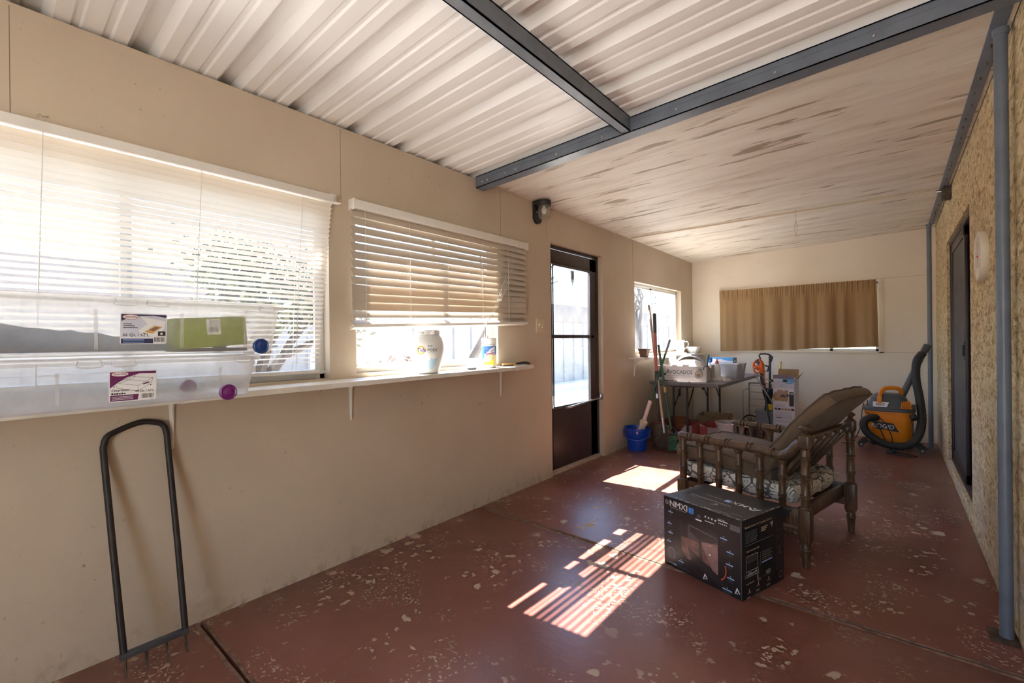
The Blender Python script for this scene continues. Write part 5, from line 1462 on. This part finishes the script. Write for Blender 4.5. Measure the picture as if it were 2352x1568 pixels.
tm = thing('string_trimmer', 'orange garden trimmer leaning head-up against the wire cart', 'trimmer', (-1.13,6.20,.012), 0)
m = MB().tube([(0,0,0),(-.055,0,.40),(-.085,0,.64)], .010, 10); obj('shaft', m, MT['dgrey'], tm)
m = MB().tube([(-.08,0,.61),(-.095,0,.70),(-.100,0,.80),(-.108,0,.88),(-.135,0,.935)], [.020,.026,.028,.032,.026], 14).tube(spline([(-.11,0,.80),(-.165,-.01,.83),(-.195,-.01,.86),(-.185,0,.90),(-.14,0,.93)],5), .015, 10)
m.tube([(-.150+.036*cos(2*pi*k/20),-.020,.808+.036*sin(2*pi*k/20)) for k in range(20)], .011, 8, closed=True)
m.tube(spline([(-.10,0,.86),(-.16,0,.855),(-.20,0,.845)],4),.013,8)
obj('motor_housing', m, MT['ored'], tm)
obj('rubber_grip', MB().tube([(-.122,-.004,.885),(-.160,-.006,.930)], [.028,.028], 12), MT['dgrey'], tm); obj('rubber_grip', MB().tube([(-.078,0,.56),(-.082,0,.63),(-.094,-.004,.655),(-.102,-.004,.77)], [.012,.022,.024,.026], 12), MT['dgrey'], tm)
m = MB().tube([(-.20,-.02,.84),(-.15,-.02,.70),(-.02,-.02,.47),(.04,-.02,.36)], .0085, 8).tube([(-.13,-.02,.745),(.03,-.03,.66)], .006, 8); obj('guide_bar', m, PM('dull_alloy',(.42,.38,.32),.4,.6), tm)

pc_ = thing('purifier_carton', 'tall white printed carton with open flaps showing a black tower', 'box', (-1.085,6.03,0), radians(-3))
w,dp,h = .218,.22,.735
m = MB().box(0,0,0,w,dp,h,0,None,.002,1)
F = FR((0,-.0006,0),(1,0,0),(0,0,1)); Fl = FR((-.0006,dp,0),(0,-1,0),(0,0,1))
m.quad(0,.635,w,.735,F,1); m.poly([(.10,.735),(w,.735),(w,.70),(.17,.672),(.10,.70)],F,2,.0003); m.quad(0,.628,w,.632,F,3)
m.ringp((.030,.700),.018,.021,F,3,.0004); m.text('ac',.022,F@TR(.020,.694,.0004),3); m.text('germ',.026,F@TR(.056,.692,.0008),2,sx=.85,bold=.004); m.text('guardian',.026,F@TR(.107,.692,.0008),0,sx=.85,bold=.004); m.quad(.06,.66,.16,.664,F,3,.0006)
# faded family photograph: soft brown shapes
rr = random.Random(2)
m.poly([(.0,.50),(.155,.49),(.155,.56),(.12,.60),(.05,.59),(0,.56)],F,4,.0003)
for (x,y,r) in ((.060,.590,.016),(.085,.590,.015),(.140,.588,.017),(.03,.56,.016),(.11,.565,.016)): m.disc((x,y),r,F,5,.0006,14,r*1.2)
for (x,y,r) in ((.015,.52,.022),(.05,.515,.03),(.10,.530,.026),(.145,.545,.018)): m.disc((x,y),r,F,6 if rr.random()<.5 else 7,.0008,16)
m.poly([(.0,.48),(.15,.475),(.15,.51),(.08,.525),(.03,.50)],F,7,.0009)
loft(m,[[(p[0]+.188,p[1]+.505,.0006) for p in rring(.023,.082,.014,0)],[(p[0]+.188,p[1]+.505,.0014) for p in rring(.023,.082,.014,0)]],8,F,True,True); m.poly([(.168,.575),(.208,.580),(.205,.56),(.185,.552)],F,3,.0018)
for k in range(6): m.quad(.014+.034*k,.372,.042+.034*k,.396,F,(6,8,4,7,7,8)[k],.0005)
for k,(y,n_) in enumerate(((.43,3),(.345,2),(.315,4),(.275,1),(.25,3),(.2,4))):
    for q in range(n_): m.quad(.014,y-.010*q,.014+(.12 if y>.4 else .185)-.02*rr.random(),y-.010*q+.003,F,3,.0005)
m.quad(.03,.279,.09,.287,F,8,.0006) 
for y in (.05,.10): m.quad(.04,y,.17,y+.002,F,3,.0005)
m.quad(.04,.05,.042,.10,F,3,.0005); m.quad(0,0,dp,h,Fl,9,.0002); m.quad(.03,.60,.20,.735,Fl,2,.0004)
# flaps
m.add([(0,dp,h),(w,dp,h),(w-.005,dp+.04,h+.10),(.002,dp+.04,h+.10)],[(0,1,2,3),(3,2,1,0)],10)
m.add([(0,0,h),(w,0,h),(w,-.012,h+.042),(.008,-.012,h+.045)],[(0,1,2,3),(3,2,1,0)],11)
m.add([(w,0,h),(w,dp,h),(w+.055,dp-.01,h+.085),(w+.06,.05,h+.06)],[(0,1,2,3),(3,2,1,0)],10)
m.quad(.03,.742,.055,.770,FR((0,-.004,0),(1,0,0),(0,-.28,1)),8,.004); m.quad(.15,.745,.19,.772,FR((0,-.004,0),(1,0,0),(0,-.28,1)),8,.004)
obj('carton', m, [PM('white_glossy_card',(.70,.68,.74),.4,var=.04),PM('pale_lilac_print',(.56,.55,.64),.4),PM('sky_print',(.13,.36,.62),.4),MT['greyink'],PM('photo_tan',(.42,.30,.24),.5),PM('photo_skin',(.45,.27,.20),.5),PM('photo_plum',(.13,.09,.11),.5),PM('photo_gold',(.45,.30,.14),.5,var=.4,vs=30.),MT['dink'],PM('ice_blue_print',(.50,.60,.74),.35),MT['card'],PM('mauve_flap',(.25,.21,.24),.6)], pc_, sharp=20)

# ------------------------------------------------------------------ shop vacuum
VC = thing('shop_vacuum', 'orange and black wet-dry shop vacuum in the back corner', 'vacuum cleaner', (-.045,6.385,0), radians(0))
def sq(hx,hy,r,z): return rring(hx,hy,r,z,6)
m = MB(); loft(m,[sq(.165,.15,.09,.075),sq(.180,.165,.10,.085),sq(.192,.176,.10,.20),sq(.196,.180,.10,.215),sq(.205,.19,.10,.40),sq(.212,.196,.10,.405),sq(.212,.196,.10,.428)],cap1=True)
F = FR((-.125,-.1845,.245),(1,0,0),(0,-.07,1))
m.poly([(-.02,.07),(.16,.055),(.21,-.035),(.02,-.015)],F,1,.001); m.text('RIDGID',.062,F@TR(-.022,.004,.002,rz=radians(-4)),2,'LEFT',0,.012,.92); m.quad(.06,-.012,.15,-.009,F@TR(0,0,.002,rz=radians(-4)),0)
m.poly([(-.035,-.08),(.17,-.085),(.19,-.11),(-.03,-.11)],F@TR(0,0,.004),0,.002)
obj('tank', m, [MT['orange'],MT['black'],MT['ink']], VC)
m = MB(); loft(m,[sq(.216,.20,.10,.418),sq(.220,.204,.10,.424),sq(.216,.2,.10,.446),sq(.195,.18,.09,.450)],cap1=True); obj('lid_rim', m, MT['dgrey'], VC)
m = MB(); loft(m,[sq(.175,.165,.07,.448),sq(.172,.160,.07,.47),sq(.150,.140,.06,.545),sq(.115,.11,.05,.588),sq(.09,.085,.04,.598)],cap1=True)
m.tube([(-.185,-.02,.485),(-.175,-.02,.485)],[.028,.028],16).tube([(.18,-.11,.47),(.215,-.11,.47)],[.034,.03],16)
obj('motor_head', m, MT['dgrey'], VC)
F2 = FR((-.10,-.1655,.462),(1,0,0),(0,.27,1)); m = MB().poly([(-.03,.0),(.085,.0),(.105,.055),(-.03,.055)],F2,0,.001); m.text('NXT',.034,F2@TR(.03,.014,.002),1,'CENTER',.2,.015); m.quad(.0,.022,.07,.026,F2,2,.0015)
obj('badge', m, [MT['ink'],MT['dink'],PM('badge_red',(.6,.04,.03),.4)], VC)
m = MB().tube(spline([(-.075,-.14,.52),(-.07,-.125,.575),(-.055,-.09,.625),(-.02,-.05,.655),(.07,-.02,.655),(.10,.0,.625),(.105,.02,.575)],5), .015, 10, sq=(1.5,.8)).box(-.095,-.158,.50,-.055,-.128,.575,b=.004); obj('carry_handle', m, MT['orange'], VC)
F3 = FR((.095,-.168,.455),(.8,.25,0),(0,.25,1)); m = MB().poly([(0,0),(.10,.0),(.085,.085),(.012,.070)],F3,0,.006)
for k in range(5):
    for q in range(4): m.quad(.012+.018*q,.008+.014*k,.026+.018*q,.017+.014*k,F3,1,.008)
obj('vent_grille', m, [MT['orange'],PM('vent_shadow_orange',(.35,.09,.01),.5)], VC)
for (x,y) in ((-.235,-.08),(.265,-.10),(-.16,.20),(.18,.20)):
    m = MB().hexa([(x-.035,y-.03,.045),(x+.045,y-.03,.045),(x+.045,y+.04,.045),(x-.035,y+.04,.045)],[(x*.8-.03,y*.7-.025,.105),(x*.8+.035,y*.7-.025,.105),(x*.8+.035,y*.7+.04,.105),(x*.8-.03,y*.7+.04,.105)]).cyl((x*.95,y,.07),(x*.7,y*.75,.095),.024,10)
    m.tube([(x,y-.012,.028),(x,y+.012,.028)],[.028,.028],18).tube([(x,y-.014,.028),(x,y-.012,.028)],[.013,.013],12,1); obj('caster', m, [MT['black'],MT['grey']], VC)
m = MB().tube([(-.118,-.185,.092),(-.118,-.215,.088)],[.036,.03],16).tube([(.19,-.165,.395),(.205,-.20,.36)],[.03,.026],12); obj('drain_cap', m, MT['rubber'], VC)
# hose: out of the tank, loops low across the front, climbs by the pole
hp = spline([(-.10,-.165,.345),(-.135,-.225,.35),(-.190,-.270,.325),(-.205,-.285,.265),(-.165,-.295,.185),(-.06,-.300,.105),(.06,-.295,.085),(.17,-.27,.115),(.235,-.20,.21),(.262,-.10,.36),(.250,.02,.56),(.225,.08,.76),(.235,.14,.94),(.285,.165,1.03)],9)
m = MB().tube(hp, [.036*(1+.05*(k%2)) for k in range(len(hp))], 14); obj('hose', m, MT['rubber'], VC, sharp=80)
m = MB().tube([(.105,.05,.57),(.135,.065,.63),(.30,.175,1.06),(.318,.188,1.10)],[.036,.030,.027,.027],16).tube([(.295,.172,1.045),(.325,.192,1.115)],[.034,.034],16); obj('wand', m, MT['dgrey'], VC)
m = MB().tube(spline([(-.215,.02,.47),(-.225,-.10,.40),(-.235,-.16,.25),(-.28,-.14,.11),(-.36,-.05,.02),(-.42,.0,.008)],6), .0042, 6)
m.tube(spline([(-.20,-.18,.40),(-.05,-.235,.33),(.02,-.25,.18),(.03,-.27,.06),(.06,-.33,.008),(.17,-.36,.006),(.215,-.30,.006),(.12,-.26,.012),(.02,-.28,.03),(-.02,-.235,.10),(-.08,-.22,.25),(-.16,-.20,.37)],7), .0045, 6)
m.tube(spline([(.175,-.205,.38),(.19,-.225,.25),(.175,-.22,.13),(.10,-.25,.03)],6), .0042, 6)
obj('power_cord', m, MT['rubber'], VC)
m = MB().box(.00,-.30,.012,.06,-.25,.075,b=.008).cyl((.01,-.30,.012),(.01,-.27,.012),.011,10).box(-.02,-.32,.003,.03,-.29,.03,b=.004); obj('plug_block', m, MT['black'], VC)

# ------------------------------------------------------------------ outdoors
gm = NT('dry_gravel_ground'); vv = gm.coord(); gcol = gm.ramp(gm.noise(vv, 3., 8., .7),[(.3,(.50,.455,.41)),(.7,(.68,.63,.57))])
gnd = obj('ground', MB().box(-60,YN-.101,-.25,XL-WT-.001,60,-.13).box(-60,-40,-.25,30,YN-.101,-.06), gm.done(gm.bsdf(gcol,.95,0,.1,gm.bump(gm.noise(vv,18.,6.),.6,.05)))); struct(gnd)
stp = obj('floor_step', MB().box(-2.95,3.1,-.14,XL-WT,4.4,-.03,b=.01), PM('grey_concrete',(.40,.37,.33),.9,var=.15)); struct(stp)
fn = thing('metal_fence', 'tall pale ribbed metal fence with plain top band across the yard', 'fence', (-8.2,0,-.13))
G = []; y = -12.
while y < 30:
    for (dy,dx) in ((0,0),(.30,0),(.32,.04),(.36,.04),(.38,0)): G.append([(dx,y+dy,0),(dx,y+dy,1.95)])
    y += .60
obj('ribbed_sheet', MB().sheet(G,.004), PM('pale_fence_paint',(.26,.24,.225),.6,var=.08), fn, sharp=15)
obj('top_band', MB().box(-.06,-12,1.94,.05,30,2.50,b=.01), PM('sandy_fence_band',(.20,.165,.145),.7,var=.1), fn)
kb = obj('kerb', MB().box(-7.2,-12,-.14,-7.05,30,-.02,b=.01), PM('pale_kerb',(.60,.55,.50),.9)); tag(kb, 'pale concrete kerb along the foot of the ribbed fence', 'kerb')
wt = thing('water_tank', 'pale cylindrical tank standing beyond the fence', 'tank', (-13.5,12.2,-.13)); obj('tank_shell', MB().lathe([(.72,0),(.72,4.05),(.66,4.2),(.2,4.3),(0,4.3)],32), PM('faded_tank',(.18,.165,.165),.6), wt)
cw = obj('overhead_wire', MB().tube([(-30,-6,4.6),(-22,14,4.9),(-16,34,4.7)],.018,6), MT['dgrey']); tag(cw, 'thin overhead wire crossing the sky above the fence', 'wire')
shd = thing('garden_shed', 'white shed with arched top outside the front window', 'shed', (-6.4,4.05,-.13), radians(90))
m = MB().prism([(-.75,0),(.75,0),(.75,1.15)]+[(.75*cos(a),1.15+.45*sin(a)) for a in [pi*k/14 for k in range(1,14)]]+[(-.75,1.15)],-.4,.4,0,FR((0,0,0),(1,0,0),(0,0,1))); obj('shed_shell', m, PM('white_shed',(.38,.375,.37),.6), shd); obj('shed_door', MB().box(-.35,-.412,.02,.35,-.40,1.15), PM('grey_shed_door',(.52,.52,.52),.6), shd)
def tree(name, label, x, y, h, spread, leaves, seed, leafm, barkm, bush=False):
    t = thing(name, label, 'bush' if bush else 'tree', (x,y,-.13)); R_ = random.Random(seed); m = MB(); tips = []
    def grow(p, d, L, r, lev):
        q = p+d*L; mid = p+d*L*.5+V((R_.uniform(-1,1),R_.uniform(-1,1),0))*L*.06; m.tube([p,mid,q],[r,r*.85,r*.7],6)
        if lev == 0: tips.append(q); return
        for k in range(R_.choice((2,3,3))):
            nd = (d+V((R_.uniform(-1,1),R_.uniform(-1,1),R_.uniform(-.35,.6)))*spread).normalized(); grow(q, nd, L*R_.uniform(.62,.82), r*.62, lev-1)
            if lev == 1: tips.append(q)
    for k in range(4 if bush else 1): grow(V((R_.uniform(-.1,.1),R_.uniform(-.1,.1),0)), V((R_.uniform(-.4,.4),R_.uniform(-.4,.4),1)).normalized() if bush else V((.05,.08,1)).normalized(), h*(.30 if not bush else .34), (.12 if not bush else .03), 4 if not bush else 3)
    obj('stem' if bush else 'trunk', m, barkm, t)
    if leaves:
        f = MB()
        for p in tips:
            for k in range(leaves):
                c = p+V((R_.gauss(0,.14),R_.gauss(0,.14),R_.gauss(0,.12))); a = V((R_.uniform(-1,1),R_.uniform(-1,1),R_.uniform(-1,1))).normalized(); b_ = a.orthogonal().normalized(); s = R_.uniform(.025,.05)
                f.add([c-a*s,c+b_*s*.5,c+a*s,c-b_*s*.5],[(0,1,2,3)])
        obj('leaves', f, leafm, t)
BK = PM('grey_bark',(.06,.05,.045),.9,var=.3); LF = PM('dusty_green_leaf',(.07,.08,.045),.7,var=.3); LP = PM('dry_pinkish_leaf',(.16,.10,.08),.8,var=.25)
tree('leafy_tree','leafy tree outside seen through the mini blind',-4.9,1.75,2.6,.75,26,3,LF,BK)
tree('bare_tree','bare branching tree outside the half covered window',-4.75,4.5,3.4,.8,0,12,LF,BK)
tree('dry_shrub','round dry shrub beside the bare tree',-4.6,3.45,.95,.7,34,6,LP,BK,True)
tree('yard_tree','bare yard tree outside the corner window',-6.6,14.2,4.4,.85,4,19,LF,BK)

# tall unseen tree, added to keep the sun off the big window
t = thing('shade_tree', 'tall unseen leafy tree added to shade the mini blind window', 'tree', (-4.9,-.9,-.13)); R_ = random.Random(14)
m = MB().tube([(0,0,0),(.1,.1,1.4),(.25,.35,2.6),(.45,.7,3.4)],[.16,.13,.11,.07],10)
for k in range(9):
    a = k*2.4; m.tube([(.25,.35,2.6),(.45+.5*cos(a),.6+.6*sin(a),3.3+.1*(k%3)),(.5+1.0*cos(a),.7+1.2*sin(a),3.9+.25*(k%4))],[.05,.03,.012],6)
obj('trunk', m, BK, t)
f = MB()
for k in range(4200):
    u = V((R_.gauss(0,1),R_.gauss(0,1),R_.gauss(0,1))).normalized()*R_.random()**.4
    c = V((.55+1.15*u.x,.45+1.6*u.y,4.05+.85*u.z)); a = V((R_.uniform(-1,1),R_.uniform(-1,1),R_.uniform(-.5,.5))).normalized(); b_ = a.orthogonal().normalized(); s = R_.uniform(.07,.13)
    f.add([c-a*s,c+b_*s*.5,c+a*s,c-b_*s*.5],[(0,1,2,3)])
obj('leaves', f, LF, t)

# ------------------------------------------------------------------ light
W = bpy.data.worlds.new('sky'); SC.world = W; W.use_nodes = True
nt = W.node_tree; nt.nodes.clear()
sky = nt.nodes.new('ShaderNodeTexSky'); sky.sky_type = 'NISHITA'; sky.sun_disc = False
SUN = V((.756,.083,-1)).normalized()
sky.sun_elevation = math.asin(-SUN.z); sky.sun_rotation = atan2(-SUN.x, -SUN.y)
sky.air_density = 1.; sky.dust_density = .5; sky.ozone_density = 3.
bg = nt.nodes.new('ShaderNodeBackground'); bg.inputs['Strength'].default_value = SKY = .38
wo = nt.nodes.new('ShaderNodeOutputWorld'); nt.links.new(sky.outputs[0], bg.inputs[0]); nt.links.new(bg.outputs[0], wo.inputs[0])
sl = bpy.data.lights.new('sun','SUN'); sl.energy = 17.; sl.angle = radians(.53); sl.color = (1.,.96,.91)
so = bpy.data.objects.new('sun', sl); COL.objects.link(so); so.rotation_mode = 'QUATERNION'; so.rotation_quaternion = V((0,0,-1)).rotation_difference(SUN)
def portal(loc, sx, sy, face):
    l = bpy.data.lights.new('window_portal','AREA'); l.shape = 'RECTANGLE'; l.size = sx; l.size_y = sy; l.cycles.is_portal = True
    o = bpy.data.objects.new('window_portal', l); COL.objects.link(o)
    z = -V(face); x = V((0,0,1)).cross(z).normalized(); y = z.cross(x)
    o.matrix_world = Matrix(((x.x,y.x,z.x,loc[0]),(x.y,y.y,z.y,loc[1]),(x.z,y.z,z.z,loc[2]),(0,0,0,1)))
for Wn in (WA,W2,W3,(3.29,4.2,.03,2.06)):
    portal((XL-WT-.03,(Wn[0]+Wn[1])/2,(Wn[2]+Wn[3])/2), Wn[1]-Wn[0], Wn[3]-Wn[2], (1,0,0))
portal(((WB[0]+WB[1])/2,YB+WT+.03,(WB[2]+WB[3])/2), WB[1]-WB[0], WB[3]-WB[2], (0,-1,0))
portal(((XL+XR)/2,YN-.05,1.2), XR-XL, 2.4, (0,1,0))

# ------------------------------------------------------------------ camera
cam = bpy.data.cameras.new('camera'); cam.sensor_width = 36; cam.sensor_fit = 'HORIZONTAL'
cam.lens = 36*1040.5/2352; cam.clip_start = .02; cam.clip_end = 300
co = bpy.data.objects.new('camera', cam); COL.objects.link(co)
yaw = radians(40.1); roll = radians(.6)
fw = V((-sin(yaw),cos(yaw),0)); rt = V((cos(yaw),sin(yaw),0)); up = V((0,0,1))
r2 = rt*cos(roll)-up*sin(roll); u2 = up*cos(roll)+rt*sin(roll)
co.matrix_world = Matrix(((r2.x,u2.x,-fw.x,0),(r2.y,u2.y,-fw.y,0),(r2.z,u2.z,-fw.z,1.2),(0,0,0,1)))
SC.camera = co
SC.view_settings.view_transform = 'Standard'; SC.view_settings.look = 'None'; SC.view_settings.gamma = 1.; SC.view_settings.use_curve_mapping = False
SC.view_settings.exposure = 1.88
cy = SC.cycles
cy.use_denoising = True; cy.max_bounces = 10; cy.diffuse_bounces = 6; cy.transparent_max_bounces = 20; cy.transmission_bounces = 8; cy.glossy_bounces = 4
cy.sample_clamp_indirect = 12.; cy.caustics_reflective = False; cy.caustics_refractive = False
